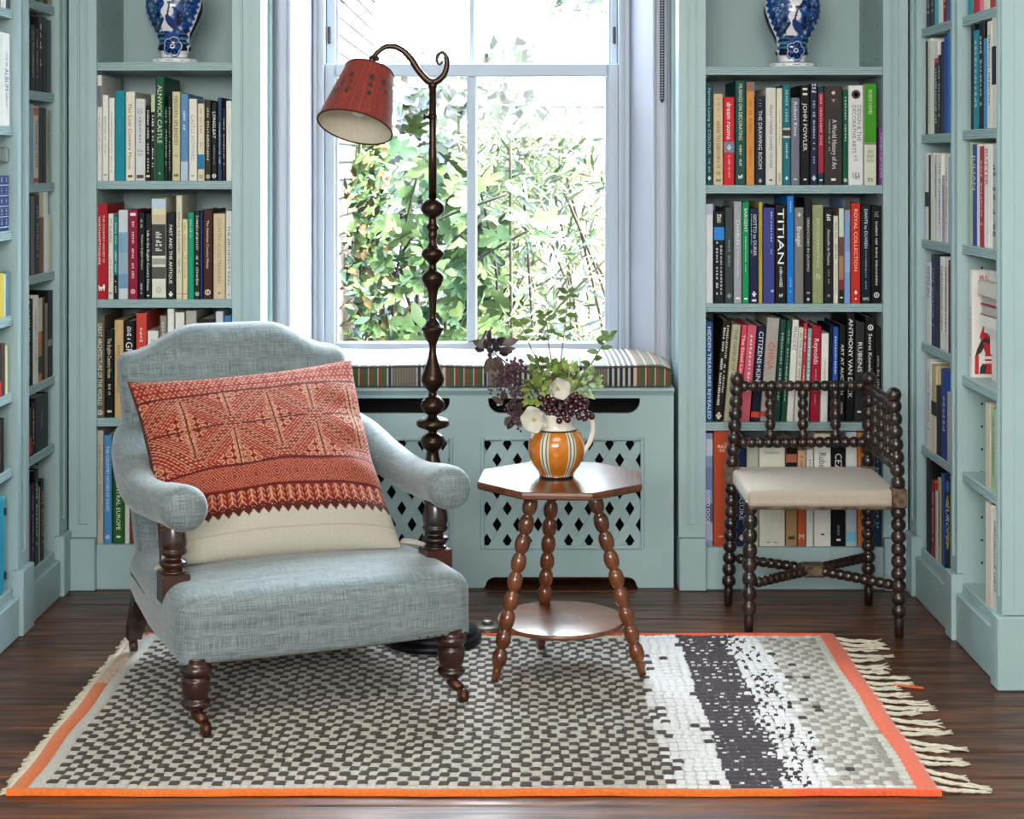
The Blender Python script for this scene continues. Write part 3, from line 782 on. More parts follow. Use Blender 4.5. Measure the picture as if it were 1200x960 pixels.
# --- right of the window
R1 = [
 (113, 148, 408, '#14505a', 'dark teal book', dict(txt=[('#9cc4c4', 'Farrow Living in COLOUR', .05, .7, .38), ('#9cc4c4', '~7', .74, .88, .3)], emb=[('#cfe0e0', 'fig', .07, .6)])),
 (150, 198, 460, '#c8b48f', 'beige book with dark capitals', dict(txt=[('#3c3022', 'HOW TO DECORATE', .30, .82, .34), ('#7d6a4a', '~10', .05, .26, .25)], emb=[('#7d6a4a', 'ring', .13, .4), ('#7d6a4a', 'bar', .05, .5)])),
 (200, 254, 476, '#c42530', 'red book lettered dream rooms', dict(txt=[('#f2e4e0', 'dream rooms', .06, .48, .42), ('#e8b0ac', '~18', .66, .92, .2)], bands=[('#6f7d92', .51, .63)], emb=[('#c9c2bb', 'fig', .43, .5)])),
 (257, 308, 396, '#1c5a50', 'deep green book', dict(txt=[('#cfd8cc', 'MUSINGS ON DECORATING', .03, .57, .34), ('#cfd8cc', '~12', .62, .82, .25)], emb=[(W_, 'beast', .08, .4)])),
 (311, 352, 402, '#cf8a45', 'orange book with picture at top', dict(bands=[('#8e6a63', 0, .09)], txt=[('#7d4a20', '~14', .15, .5, .35), ('#7d4a20', '~10', .62, .82, .3)], emb=[('#7d4a20', 'dot', .08, .2)])),
 (354, 404, 471, '#232c3a', 'dark navy book lettered The Drawing Room', dict(txt=[('#d2d4d6', 'THE DRAWING ROOM', .16, .82, .36), ('#9aa2ac', '~6', .04, .12, .3)], emb=[('#b9bec4', 'fig', .05, .4)])),
 (406, 457, 430, '#cfcdc6', 'pale grey book with dark capitals', dict(txt=[('#4f4f50', 'PAINT+PAPER DAVID OLIVER', .18, .83, .3)], emb=[('#333333', 'bar', .05, .3)])),
 (459, 488, 433, '#d6d1b8', 'slim cream book', dict(txt=[('#a09a7d', '~18', .2, .6, .3), ('#5a5644', '~6', .88, .97, .5)])),
 (489, 528, 416, '#1e6a78', 'teal book with small picture band', dict(bands=[('#c9c3b8', .43, .45), ('#4a423c', .45, .51), ('#c9c3b8', .51, .53)], txt=[('#9cc8cc', '~12', .05, .38, .4), ('#cfe4e4', '~8', .58, .74, .3)], emb=[('#e0ecec', 'fig', .07, .5)])),
 (530, 573, 479, '#6f7280', 'grey book with white name', dict(txt=[('#e2e0e0', 'Robert Kime', .05, .44, .4)], emb=[(W_, 'bar', .065, .3)])),
 (575, 622, 417, '#19191b', 'black book with large white name', dict(txt=[('#d9d6cf', 'JOHN FOWLER', .18, .66, .42), ('#d9d6cf', 'II', .03, .1, .5)], emb=[(W_, 'bar', .055, .3)])),
 (624, 660, 411, '#2a2a48', 'navy book with pale emblem', dict(txt=[('#b9bccb', '~24', .14, .8, .36), ('#c9cbd6', '~3', .0, .1, .8)], emb=[('#d3d5e0', 'fig', .07, .7)])),
 (662, 690, 426, '#1f3f50', 'dark teal book with red strip', dict(bands=[('#a3283a', .06, .88)], txt=[('#e0b8b8', '~20', .08, .6, .4)], emb=[(W_, 'bar', .05, .5)])),
 (692, 782, 421, '#413b37', 'thick brown-grey book with portrait picture', dict(txt=[('#d8d5d0', 'A World History of Art', .34, .84, .26, .56), ('#a8a39c', '~22', .34, .66, .12, .28)], emb=[('#2a1612', 'fig', .85, .72), ('#d8b9a0', 'dot', .93, .2), ('#c79f86', 'dot', .86, .28), ('#e0ddd8', 'bar', .055, .25)])),
 (784, 808, 441, '#10634a', 'slim green book', dict(txt=[('#b8d8c8', '~16', .04, .55, .4)], emb=[(W_, 'ring', .05, .7)])),
 (810, 884, 419, '#d9d9d8', 'wide white book with dark roundel', dict(txt=[('#4a4d50', 'DECORATIVE ARTS', .2, .68, .26, .38), ('#4a4d50', 'DESIGN & THE', .2, .56, .26, .72), ('#8a8a8a', '~6', .7, .76, .3), (BK, 'V&A', .87, .94, .55, .5, 'h')], emb=[('#3a1a1e', 'dot', .91, .62), ('#8c2a30', 'dot', .91, .3)])),
 (887, 948, 411, '#c9cbb8', 'bright green and cream book', dict(bands=[('#3f8f1e', 0, .585), ('#3a3a3a', .59, .6)], txt=[('#cfe0b0', 'REGENT HOMES', .06, .3, .3), ('#6a6c5e', 'ARNE', .655, .685, .5, .5, 'h'), ('#6a6c5e', 'JENSEN', .70, .73, .6, .5, 'h'), ('#6a6c5e', 'DESIGN', .745, .775, .6, .5, 'h'), ('#6a6c5e', '~3', .93, .97, .6)])),
 (960, 980, 622, '#6e3a78', 'small purple book', dict(txt=[('#c9a8d0', '~12', .1, .9, .4)])),
]
back_row(4.173, 800, 0, ZR[1], R1, 'top book row right of window', 'books in the top row right of the window')
R2 = [
 (122, 165, 181, '#d3d5da', 'white book', dict(bands=[('#b4b8c8', 0, .11)])),
 (168, 226, 223, '#1f242c', 'black book with bright blue patch', dict(bands=[('#2a7fd0', .17, .31)], txt=[(W_, '~18', .33, .95, .2, .3), ('#c8ccd2', '~16', .33, .95, .2, .7), (CR, '~6', .03, .15, .5)])),
 (228, 274, 201, '#414b4b', 'dark grey-green book', dict(txt=[('#93a09c', '~16', .3, .62, .3)], emb=[('#93a09c', 'fig', .08, .6)])),
 (276, 320, 168, '#9a9da2', 'light grey book with white capitals', dict(txt=[('#d9dadc', 'CHARLES I', .18, .46, .42), ('#d3d5d8', '~14', .48, .74, .22)], emb=[(W_, 'bar', .05, .5)])),
 (322, 360, 171, '#128a55', 'bright green book with white capitals', dict(txt=[('#e0ece2', 'SARGENT', .06, .3, .42), ('#bfe0cc', '~18', .34, .7, .2)], emb=[(W_, 'bar', .045, .5)])),
 (362, 410, 206, '#1b2450', 'navy book with white crest', dict(txt=[('#d8dae6', 'GIOTTO to DURER', .06, .5, .36, .6), ('#aab0cc', '~20', .06, .5, .14, .2)], emb=[('#e0e2ec', 'fig', .1, .6), ('#e0e2ec', 'bar', .03, .5)])),
 (411, 432, 171, '#b3a24c', 'slim mustard yellow book', dict(txt=[('#7d6c28', '~18', .1, .6, .4)])),
 (434, 498, 202, '#3d4186', 'wide violet-blue book', dict(txt=[('#c4c8e2', '~14', .04, .5, .16, .72)], emb=[(W_, 'beast', .13, .22, -.0007, .8)])),
 (500, 562, 186, '#1a1a1c', 'black book lettered in large white capitals', dict(txt=[('#f0eeea', 'TITIAN', .04, .6, .56), (W_, '~10', .63, .84, .3)], emb=[(W_, 'beast', .08, .3)])),
 (564, 603, 139, '#1b72c4', 'tall vivid blue book', dict(txt=[('#d0e0f0', '~8', .05, .17, .25), ('#a9cbee', '~8', .76, .9, .25)])),
 (605, 655, 201, '#78797a', 'mid grey book with white name', dict(txt=[('#e8e6e2', 'Bruegel', .2, .4, .5)], emb=[('#d8d6d2', 'fig', .93, .45)])),
 (657, 700, 152, '#222225', 'black book with small white capitals', dict(txt=[('#d6d3cd', 'VERROCCHIO IN DUOMO', .18, .7, .3)], emb=[(W_, 'fig', .04, .4), ('#b0aea8', 'bar', .1, .4)])),
 (702, 762, 186, '#8e9670', 'sage green book', dict(txt=[('#c9cdb4', 'BRITISH PAINTINGS', .14, .64, .24), ('#c9cdb4', '~3', .7, .76, .5)])),
 (765, 814, 206, '#26272d', 'charcoal book with white name', dict(txt=[('#dad8d4', 'Antonello da Messina', .22, .6, .3), ('#a9a8a8', '~8', .65, .8, .2), (W_, '~3', .06, .14, .6)], emb=[('#a9a8a8', 'ring', .08, .3)])),
 (816, 842, 246, '#d6d3c4', 'short cream book', dict(txt=[('#4d4a3c', '~24', .06, .5, .45), ('#8a8672', '~14', .55, .9, .3)])),
 (844, 872, 206, '#8a6f62', 'book with painted picture spine', dict(bands=[('#b9cfc0', 0, .3), ('#6a4a44', .3, .5), ('#a07858', .5, .75), ('#7a2a3a', .75, .86), ('#2a2a2c', .86, 1)], emb=[(W_, 'bar', .06, .5)])),
 (874, 907, 158, '#7d97c4', 'tall pale blue book', dict(bands=[('#5a4a44', 0, .1), ('#9a8fb0', .1, .2), ('#92a6cf', .5, .7)])),
 (910, 962, 177, '#bb2f26', 'bright red book with white lettering', dict(txt=[('#f0cfa8', 'ROYAL COLLECTION', .06, .68, .34)], emb=[('#f6ece6', 'fig', .11, .4), ('#f6ece6', 'dot', .045, .2)])),
 (964, 1018, 188, '#1c2a36', 'dark navy book', dict(txt=[('#d6dade', 'DANTE to DUVEEN', .04, .44, .3), ('#9aa6b2', '~18', .46, .86, .18), (W_, 'NPG', .94, .97, .6, .5, 'h')])),
 (1020, 1076, 192, '#141416', 'black book with ring emblem', dict(txt=[('#cfcdc8', '~36', .16, .84, .26), (GY, '~4', .04, .12, .5)], emb=[('#cfcdc8', 'ring', .085, .55)])),
]
back_row(4.615, 800, 200, ZR[2], R2, 'second book row right of window', 'books in the second row right of the window')
R3 = [
 (75, 101, 106, '#22507f', 'blue book lettered Hidden Treasures Revealed', dict(txt=[('#dde6ee', 'HIDDEN TREASURES REVEALED', .05, .97, .42)])),
 (103, 132, 102, '#2b2420', 'leaning black book', dict(lean=5, txt=[(W_, '~34', .05, .85, .3, .3), (CR, '~30', .05, .72, .3, .7)], emb=[(CR, 'fig', .06, .8)])),
 (136, 166, 116, '#aba486', 'leaning olive-beige book', dict(lean=5, txt=[('#4a442c', 'THE GENIUS OF VENICE', .05, .7, .4)])),
 (171, 189, 117, '#d0455a', 'leaning slim pink-red book', dict(lean=4.6, txt=[('#f4d8da', 'The Dead Lovers', .1, .6, .55)])),
 (191, 222, 118, '#c45a6e', 'leaning rose pink book', dict(lean=4.4, txt=[('#f0d6da', '~14', .1, .7, .3)])),
 (224, 254, 120, '#1d2140', 'leaning navy book', dict(lean=4.2, txt=[('#d5d8e6', 'CITIZENS+KINGS', .06, .68, .5)], bands=[('#c8402f', .9, .96)])),
 (256, 298, 94, '#a29c94', 'leaning grey book with red title', dict(lean=4, txt=[('#c23a30', 'CHINA', .24, .5, .5)], bands=[('#c23a30', .905, .955)])),
 (301, 322, 99, '#1d4a3e', 'leaning dark green book', dict(lean=3.8, txt=[('#a9c4b8', '~24', .1, .8, .35)])),
 (324, 342, 102, '#1f5444', 'leaning slim green book', dict(lean=3.6, txt=[('#a9c4b8', '~20', .1, .8, .3)])),
 (344, 366, 100, '#dcdad2', 'leaning white book', dict(lean=3.4, txt=[('#4c4a48', 'VELAZQUEZ', .06, .3, .5)])),
 (368, 385, 125, '#d3cfc6', 'leaning slim cream book', dict(lean=3.0, txt=[('#5a5652', 'IN THE AGE OF VENICE', .06, .6, .5)])),
 (387, 401, 110, '#b03440', 'leaning slim red book', dict(lean=2.4, txt=[('#f0d6d6', '~22', .06, .8, .4)])),
 (403, 417, 128, '#8fa3a4', 'leaning slim grey-green book', dict(lean=2.2, txt=[('#e6ecec', '~14', .1, .7, .4)])),
 (420, 452, 121, '#9c1730', 'leaning crimson book', dict(lean=1.6, txt=[('#f2dfe0', 'Reynolds', .13, .4, .5), ('#d99aa4', '~18', .45, .85, .2)])),
 (455, 480, 144, '#dedcd6', 'short white book', dict(lean=1.0, txt=[('#9a98a0', '~8', .3, .6, .3)])),
 (482, 492, 122, '#1c2236', 'thin navy book', dict(lean=1.0)),
 (494, 512, 123, '#2653a4', 'blue book', dict(lean=.8, txt=[('#d6e0f0', '~14', .1, .5, .4)])),
 (514, 537, 116, '#16171a', 'black book with auction title', dict(lean=.8, txt=[('#dedcd8', 'ART AT AUCTION', .2, .72, .42), ('#c9c7c2', '~6', .8, .92, .3)])),
 (539, 566, 78, '#1a1a1d', 'tall black book with white capitals', dict(lean=.8, txt=[('#e6e3de', 'ANTHONY VAN DYCK', .05, .78, .52)])),
 (568, 599, 108, '#33353a', 'charcoal book with white capitals', dict(lean=.8, txt=[('#dedbd6', 'RUBENS', .2, .5, .46)], emb=[(W_, 'bar', .1, .4)])),
 (601, 634, 90, '#18181a', 'black book with white script', dict(lean=.7, txt=[('#e6e4e0', 'Secret Knowledge', .16, .62, .36)], emb=[('#d8d5d0', 'ring', .9, .6)])),
 (637, 657, 124, '#1d1e22', 'slim black book', dict(txt=[('#aaa8a4', '~24', .3, .9, .4)])),
]
back_row(2.824, 800, 340, ZR[3], R3, 'third book row right of window', 'books in the third row right of the window')
R4 = [
 (67, 100, 475, '#8490b4', 'lilac-blue picture book', dict(bands=[('#b9bdd0', .05, .2), ('#6a78a4', .3, .5), ('#5a5a80', .62, .78), ('#a4a4b8', .8, .95)], txt=[('#e2e4ee', 'GOOD DOGE', .5, .8, .4)])),
 (102, 158, 467, '#b0472a', 'wide rust orange book', dict(txt=[('#f0d8c8', 'THE', .10, .115, .16, .7, 'h'), ('#f0d8c8', 'PRADO', .12, .15, .62, .55, 'h'), ('#f0d8c8', '~5', .16, .18, .4), ('#f0d8c8', '~4', .905, .92, .5, .5)])),
 (160, 177, 500, '#2c2c33', 'dark slim book behind the chair leg', {}),
 (178, 210, 486, '#1f2f5a', 'navy book', dict(txt=[('#dce2ee', 'TREASURE', .4, .76, .42)], emb=[(W_, 'fig', .08, .6)])),
 (212, 251, 519, '#b6b8a8', 'grey-cream book', dict(txt=[('#6a6c60', '~12', .2, .6, .3)])),
 (253, 339, 522, '#d9d5c6', 'widest cream book', dict(txt=[('#3c3a34', 'Cézanne', .035, .06, .55, .5, 'h'), ('#6a675c', '~5', .955, .97, .6)])),
 (341, 379, 502, '#a4825a', 'tan book with dark picture top', dict(bands=[('#1c1718', 0, .12), ('#a8604a', .12, .2), ('#1c1718', .2, .26)], emb=[('#3c2a1c', 'bar', .08, .6)])),
 (380, 407, 531, '#b3532e', 'rust book with tan upper half', dict(bands=[('#c9a27a', 0, .36)], txt=[('#e6cdb8', 'M', .87, .93, .6, .5, 'h'), ('#7a4a2c', '~10', .06, .3, .5)])),
 (409, 433, 528, '#d4d3cf', 'slim white book', dict(txt=[('#7a7874', '~10', .1, .4, .4), ('#9a9894', '~6', .6, .8, .3)])),
 (435, 491, 476, '#dcd9cf', 'white book with black script name', dict(bands=[('#1c1a1a', .04, .08), ('#c9b9a0', .0, .04)], txt=[('#3a3834', 'Rubens', .17, .36, .44), ('#5a5650', '~8', .42, .8, .2)], emb=[(BK, 'bar', .105, .2)])),
 (493, 538, 500, '#17171a', 'black book with tall white capitals', dict(txt=[('#dad7d0', 'CEZANNE', .12, .5, .5), ('#a9a6a0', '~8', .8, .9, .2)], emb=[(W_, 'bar', .06, .3)])),
 (540, 577, 470, '#a9b7bd', 'pale grey-blue book', dict(bands=[('#d0d2cc', .1, .3), ('#8fa7b8', .5, .62), ('#6fb4d0', .88, .96)])),
 (579, 602, 472, '#c97a3a', 'orange book', dict(txt=[('#7a3f18', '~14', .1, .8, .3)])),
 (604, 629, 480, '#2b3d52', 'dark slate book', {}),
 (631, 658, 478, '#1f3a5c', 'dark blue book', dict(txt=[('#b9c6d6', '~20', .2, .85, .3)])),
]
back_row(2.824, 800, 340, ZRB, R4, 'lowest book row right of window', 'books in the lowest row right of the window')

# --- side bookcases: spines face the room
def side_row(side, bay, k, y0, y1, items, place, group, H=.27, D0=.2):
    """items from left to right in the picture: (weight, colour, description, height factor, extras)"""
    z = ZS[(side, bay)][k]; tot = sum(i[0] for i in items); L = y1-y0; n = len(items); acc = 0
    for i, it in enumerate(items):
        w, col, desc = it[:3]; hf = it[3] if len(it) > 3 else 1.0; kw = dict(it[4]) if len(it) > 4 else {}
        t = w/tot*L; h = H*hf
        set_ = kw.pop('in_', 0.)
        lab = '%s, %s, %s' % (desc, ord2(i, n), place)
        if side == 'L':
            book((-1.428-set_, y0+acc+.0003, z+.0005), t-.0006, h, D0+.012*((i*5) % 4), col, lab, group, rot=R(90), **kw)
        else:
            book((1.268+set_, y1-acc-.0003, z+.0005), t-.0006, h, D0+.012*((i*5) % 4), col, lab, group, rot=R(-90), **kw)
        acc += t
tx = lambda c, n=16, a=.1, b_=.8, f=.4: dict(txt=[(c, '~%d' % n, a, b_, f)])
RF = [
 (0, 4.70, 4.985, .20, [(1.2, '#241f3a', 'navy book', .98, tx(W_)), (1, '#3d2446', 'purple-black book', .98, tx('#c9c2d6')), (1, '#46b4c4', 'turquoise book', 1.0, {}), (1.1, '#e0ded8', 'white book', .96, {}), (1, '#7d2030', 'maroon book', .95, tx(W_)), (1, '#2b5a94', 'blue book', 1, {})]),
 (1, 4.70, 4.992, .285, [(.6, '#16161a', 'thin black book', 1.0, tx(GY)), (1, '#d9d5c8', 'cream book', 1.02, tx(GY, 20, .1, .9, .2)), (.9, '#e0ded6', 'white book', .99, {}), (.9, '#dad0cc', 'white and black book', .98, dict(bands=[('#1c1a20', .24, 1), ('#c03a3a', .19, .24)], txt=[(W_, '~18', .3, .9, .4)])), (.8, '#1d1b26', 'black book with white lettering', .82, tx(W_)), (.8, '#2b2a55', 'dark violet book', .95, {}), (.9, '#23418a', 'blue book', 1.0, {}), (1, '#1d6bb0', 'bright blue book', 1.03, {})]),
 (2, 4.70, 5.0, .265, [(.9, '#dedcd6', 'white book with black patch', 1, dict(bands=[('#17171a', .45, .62)])), (.6, '#1d1f26', 'dark book', .98, {}), (.9, '#d9d7d0', 'white book', 1, {}), (.9, '#cfcdc6', 'pale grey book', .98, tx(BK, 12, .1, .5)), (1.1, '#e2e0da', 'white book with lettering', .98, tx('#555555', 20)), (.8, '#b9a0b4', 'mauve and white book', .75, tx('#7d5a80')), (.7, '#d6d2c6', 'cream book', .98, tx(BK)), (.8, '#93a9b8', 'grey-blue book', .96, {})]),
 (3, 4.70, 4.985, .275, [(1.2, '#d9dadc', 'white book lettered Berlin', .9, dict(txt=[('#5a5d66', 'BERLIN', .05, .42, .5)])), (1, '#1f3048', 'dark blue book', 1, tx('#9fb4cc')), (1.1, '#22224a', 'navy book', 1, {}), (.9, '#dddad2', 'white book', 1, tx(BK, 22)), (.9, '#d3d0c8', 'cream book', 1, tx(BK, 22)), (.7, '#6a2030', 'dark red book', .98, {})]),
 (4, 4.70, 4.985, .272, [(1.1, '#e2e0da', 'white book', .99, tx(GY)), (1, '#b9a884', 'tan and cream book', .97, dict(bands=[('#2b2b2e', .42, .58), ('#d6d0c0', .58, 1)])), (1, '#3a302a', 'dark brown book', .76, {}), (1.2, '#1f3f8c', 'royal blue book', .97, tx('#c9d3ec', 6, .3, .7)), (.8, '#b9b4a8', 'grey book', .75, {})]),
 (5, 4.70, 4.985, .285, [(1, '#1a1b20', 'tall black book', 1, {}), (.9, '#8a2226', 'dark red book', .8, tx('#e0b8b0')), (.5, '#b9c4d4', 'pale blue slim book', .72, {}), (.7, '#c0aa78', 'tan book', .88, tx('#6a5530')), (.7, '#1f4f9c', 'blue book', .95, {}), (1.3, '#14171f', 'black book lettered Europe', .96, dict(txt=[('#eef0f4', 'EUROPE', .3, .68, .5)], emb=[('#e0c84a', 'fig', .74, .5), ('#e0c84a', 'fig', .3, .5), ('#3f78c0', 'dot', .9, .5)]))]),
]
for k, ya, yb, H, items in RF:
    side_row('R', 0, k, ya, yb, items, '%s shelf down, far bay of right wall' % ORD[k], 'books in the far bay on the right wall', H)
RN = [
 (0, 4.22, 4.53, .2, [(1, '#17969a', 'teal book', 1, {}), (1.2, '#b8263c', 'crimson book', .98, tx(W_)), (.8, '#d87a92', 'pink book', .95, {}), (1, '#dcd6c4', 'cream book', .97, {}), (.9, '#b03030', 'red book', .95, {}), (1, '#2a8a8a', 'green book', .98, {})]),
 (1, 4.20, 4.50, .285, [(.6, '#1b1d20', 'thin black book', 1.02, {}), (1.2, '#16808f', 'teal book', .95, tx('#bfe0e0', 12)), (1, '#20242a', 'black book', 1.03, tx(W_)), (.8, '#3a86b8', 'blue book', .85, {}), (1, '#d9d6cc', 'cream book', 1, tx(BK, 24)), (.8, '#cfcabc', 'grey-cream book', 1.05, dict(bands=[('#17171a', .28, .62)])), (1.5, '#dedbd2', 'wide white book', 1.07, dict(txt=[('#6a6660', '~4', .1, .25, .6), ('#6a6660', '~4', .66, .78, .6)]))]),
 (2, 4.20, 4.51, .285, [(.6, '#a8b88c', 'pale green book', 1, {}), (1, '#34488a', 'blue book with cream capitals', .98, dict(txt=[('#e0d6d0', 'JULIAN', .1, .45, .5)])), (.6, '#d6d2c4', 'cream slim book', .98, {}), (1, '#a02c3c', 'crimson book', .96, tx('#e6c0c0')), (1.1, '#dedad0', 'cream book with red capitals', .98, dict(txt=[('#b03a3a', 'RUTTER', .05, .4, .6)])), (.7, '#e6e4de', 'white book', .97, {}), (.8, '#a9b0a8', 'patterned grey book', .98, tx('#2b2b2b', 10, .2, .9, .8)), (1.4, '#1b86a4', 'bright teal book', 1.03, tx('#bfe4ee', 6, .25, .5, .15))]),
 (4, 4.20, 4.36, .23, [(.8, '#cdc4a8', 'cream slim book', .98, {}), (1.1, '#a9c09c', 'pale green book', .96, tx('#5f7a58', 20)), (1.0, '#d9dad2', 'white book', .9, tx('#7a7a78', 22))]),
 (5, 4.20, 4.36, .275, [(1.0, '#ddd3c0', 'cream book', 1.0, {}), (1.0, '#e2dfd6', 'white book with dark lettering', .97, tx('#3a3a3a', 22)), (.7, '#d0cdc4', 'grey-white book', .98, {})]),
]
for k, ya, yb, H, items in RN:
    side_row('R', 1, k, ya, yb, items, '%s shelf down, near bay of right wall' % ORD[k], 'books in the near bay on the right wall', H)
LF = [
 (0, 4.76, 5.01, .2, [(1, '#2b2a2a', 'black book', 1, tx(W_)), (1, '#4a4640', 'dark grey book', 1, tx(W_)), (1, '#1f2a38', 'dark navy book', 1, {}), (1, '#6b6458', 'taupe book', 1, {}), (1, '#23211f', 'black book', .96, {}), (1, '#a08a68', 'tan book', 1, {})]),
 (1, 4.76, 5.005, .235, [(.7, '#202422', 'tall black book', 1.0, tx(GY)), (1, '#2a3630', 'dark green-black book', .83, tx('#9ab09c', 20)), (.8, '#3c1c20', 'dark red book', .8, tx('#c08a8a')), (.7, '#2a2c2e', 'charcoal book', .96, tx(W_, 6)), (1, '#0f1212', 'black book', .97, {}), (1, '#39484a', 'dark slate book', .95, {})]),
 (2, 4.76, 5.0, .235, [(1.3, '#7d98a6', 'grey-blue book', 1, {}), (1, '#bdb4a4', 'stone book with red ends', .98, dict(bands=[('#b0503c', .02, .12), ('#a03a30', .93, .99)], txt=[('#3a3830', '~16', .2, .8, .4)])), (.8, '#1d1d20', 'black book', .97, {}), (.8, '#20232b', 'dark navy book', .97, {}), (.9, '#8a8a84', 'grey book', .95, tx('#40403c'))]),
 (3, 4.76, 5.005, .25, [(.7, '#1b1b1b', 'black book', .95, {}), (.9, '#5a5a5c', 'grey book', .94, {}), (1, '#262838', 'dark navy book', .95, tx('#8a90a8')), (.9, '#b9ac8e', 'stone and brown book', 1.04, dict(bands=[('#6a4a38', .35, 1)])), (1, '#e2dfd8', 'white book', .99, {}), (.7, '#cfc6b6', 'cream slim book', .7, {})]),
 (4, 4.76, 5.025, .27, [(.8, '#2e2e30', 'patterned black book', .95, tx(W_, 26, .02, .9, .5)), (.6, '#17171a', 'black book', .95, {}), (1.3, '#dad8d2', 'white dotted book', .97, tx(GY, 26)), (.9, '#b06a34', 'orange-brown book', .93, dict(bands=[('#cdb79a', 0, .4), ('#3a2418', .7, .9)])), (.7, '#201d1c', 'dark book', .93, {}), (.7, '#7d684f', 'brown book', .85, {}), (1.3, '#14181c', 'tall black book with grey band', .98, dict(bands=[('#7a8080', .56, .64)]))]),
 (5, 4.76, 4.975, .165, [(1, '#5a2b28', 'red-brown book', .86, dict(bands=[('#c02f28', .6, .95)])), (.8, '#1b1b1d', 'thin black book', .95, tx(CR)), (3.2, '#25282b', 'wide charcoal book', 1.0, dict(txt=[('#a9aaa6', 'The Hours', .3, .6, .1, .5)]))]),
 (6, 4.76, 4.93, .285, [(1, '#7a1c4c', 'plum pink book', .88, {}), (.9, '#1c2038', 'navy book', .88, tx('#9aa0b8')), (1.1, '#141416', 'tall black book', 1.0, tx(CR)), (.5, '#8a8468', 'olive slim book', .8, {}), (1, '#121315', 'black book with gold lettering', .86, tx('#b9a878'))]),
]
for k, ya, yb, H, items in LF:
    side_row('L', 0, k, ya, yb, items, '%s shelf down, far bay of left wall' % ORD[k], 'books in the far bay on the left wall', H)
LN = [
 (0, 4.44, 4.60, .2, [(1, '#d9d0bc', 'cream book', 1, {}), (1, '#9a7a58', 'brown book', 1, {}), (1.2, '#dcdcda', 'white book', 1, tx('#3a4a6a', 14)), (1, '#3c4444', 'dark green book', .98, {})]),
 (1, 4.40, 4.597, .26, [(1.4, '#a08a64', 'tan textured book', .94, {}), (1.2, '#dcd9d2', 'white book', 1.0, {}), (1.3, '#e4e4e2', 'white book with blue title', 1.0, dict(txt=[('#2a3a78', 'ALBUM', .38, .62, .5), ('#6a6a70', '~10', .64, .8, .3), ('#6a6a70', '~8', .18, .36, .3)]))]),
 (3, 4.42, 4.595, .125, [(1, '#8a8c8c', 'grey book', .95, {}), (.6, '#2f2c33', 'black slim book', .95, {}), (1, '#d9d6cf', 'white book', .95, {}), (1, '#d2c048', 'yellow book', 1, {}), (.6, '#c3cdc4', 'pale green book', .97, {}), (1, '#5f7f8a', 'slate blue book', 1, {})]),
 (4, 4.42, 4.578, .145, [(.8, '#b49ac0', 'lilac book', .95, {}), (.8, '#e0e0dc', 'white book', .9, {}), (.9, '#1b2028', 'black and red book', .92, dict(bands=[('#c02a24', .68, 1)])), (.9, '#5a3a34', 'brown book', 1, {}), (.6, '#d3cfa8', 'pale yellow book', .95, {})]),
 (5, 4.44, 4.545, .15, [(1, '#d9d4cc', 'white book', 1, {}), (.5, '#2b2520', 'dark slim book', 1, {})]),
]
for k, ya, yb, H, items in LN:
    side_row('L', 1, k, ya, yb, items, '%s shelf down, near bay of left wall' % ORD[k], 'books in the near bay on the left wall', H)
# blue slip case with pale bands, small grey box on the case side, turquoise folder
z = ZS[('L', 1)][2]
g_ = []
for k in range(5): g_ += [('#c9d0e4', .19*k+.165, .19*k+.178)]
r_ = book((-1.432, 4.47, z+.0005), .128, .155, .2, '#1c3478', 'dark blue boxed volume with pale bands on left wall near bay', 'boxed volumes', rot=R(90), bands=g_, txt=[('#c9d0e4', '~5', .03+.19*k, .14+.19*k, .12, .82) for k in range(5)] + [('#c9d0e4', '~5', .03+.19*k, .14+.19*k, .12, .5) for k in range(5)])
del r_['group']
t = thing('wall_box', 'small grey plastic box fixed to the left bookcase side', 'box', (-1.463, 4.604, 1.371))
G().bbox(-.05, .03, -.03, .004, -.022, .022, .005).build('case', mat('grey_plastic', '#7f8a8a', .45), t)
G().bbox(-.03, .012, -.0312, -.029, -.012, .012, .0005).build('screen', mat('teal_screen', '#5f8f94', .3), t)
z = ZS[('L', 1)][6]
t = thing('folder', 'bright turquoise box folder on the lowest left shelf', 'folder', (-1.43, 4.44, z+.0005), (0, 0, R(90)))
G().bbox(0, .11, 0, .22, 0, .268, .003).build('case', mat('turquoise_card', '#1496b4', .45), t)
G().bbox(.112, .128, .003, .22, 0, .268, .003).build('flap', mat('pale_turquoise_card', '#49b8d0', .45), t)
for zz in (.035, .215): G().bbox(.118, .126, -.002, .004, zz, zz+.022, .001).build('clasp', mat('dark_clasp', '#26323a', .4), t)
# stack of books lying flat in front of the tall red-and-white book, right wall near bay
z = ZS[('R', 1)][3]
RUT = thing('book', 'large white book with red figure cover, fourth shelf down right wall', 'book', (1.275, 4.537, z+.0005), (0, 0, R(-90)))
G().bbox(0, .026, 0, .24, 0, .30, .001).build('cover', bmat('#dcd8d0'), RUT)
G().box(.003, .023, .003, .237, .30, .3006).build('pages', PAGES, RUT)
gt = G(); cs = ['#c0232c', '#2b2a2d', '#9a9488', '#e6e3dc']
def cov(poly, mi, dx=.0264):
    poly = [(.003+u*.45, v) for u, v in poly]   # poly in (u across the cover, v up); the cover faces the room's camera end
    gt.add([(dx, u, v) for u, v in poly], [tuple(range(len(poly)))], mi)
V, F, w = text_mesh('RUSSIA')
gt.add([(.0266, .021+v[0]/w*.088, .271+v[1]*.015) for v in V], F, 0)
cov([(.045, .258), (.16, .258), (.16, .263), (.045, .263)], 2)
cov([(.04, .115), (.075, .16), (.10, .17), (.125, .12), (.12, .07), (.125, .01), (.07, .01), (.075, .07), (.055, .095)], 0)
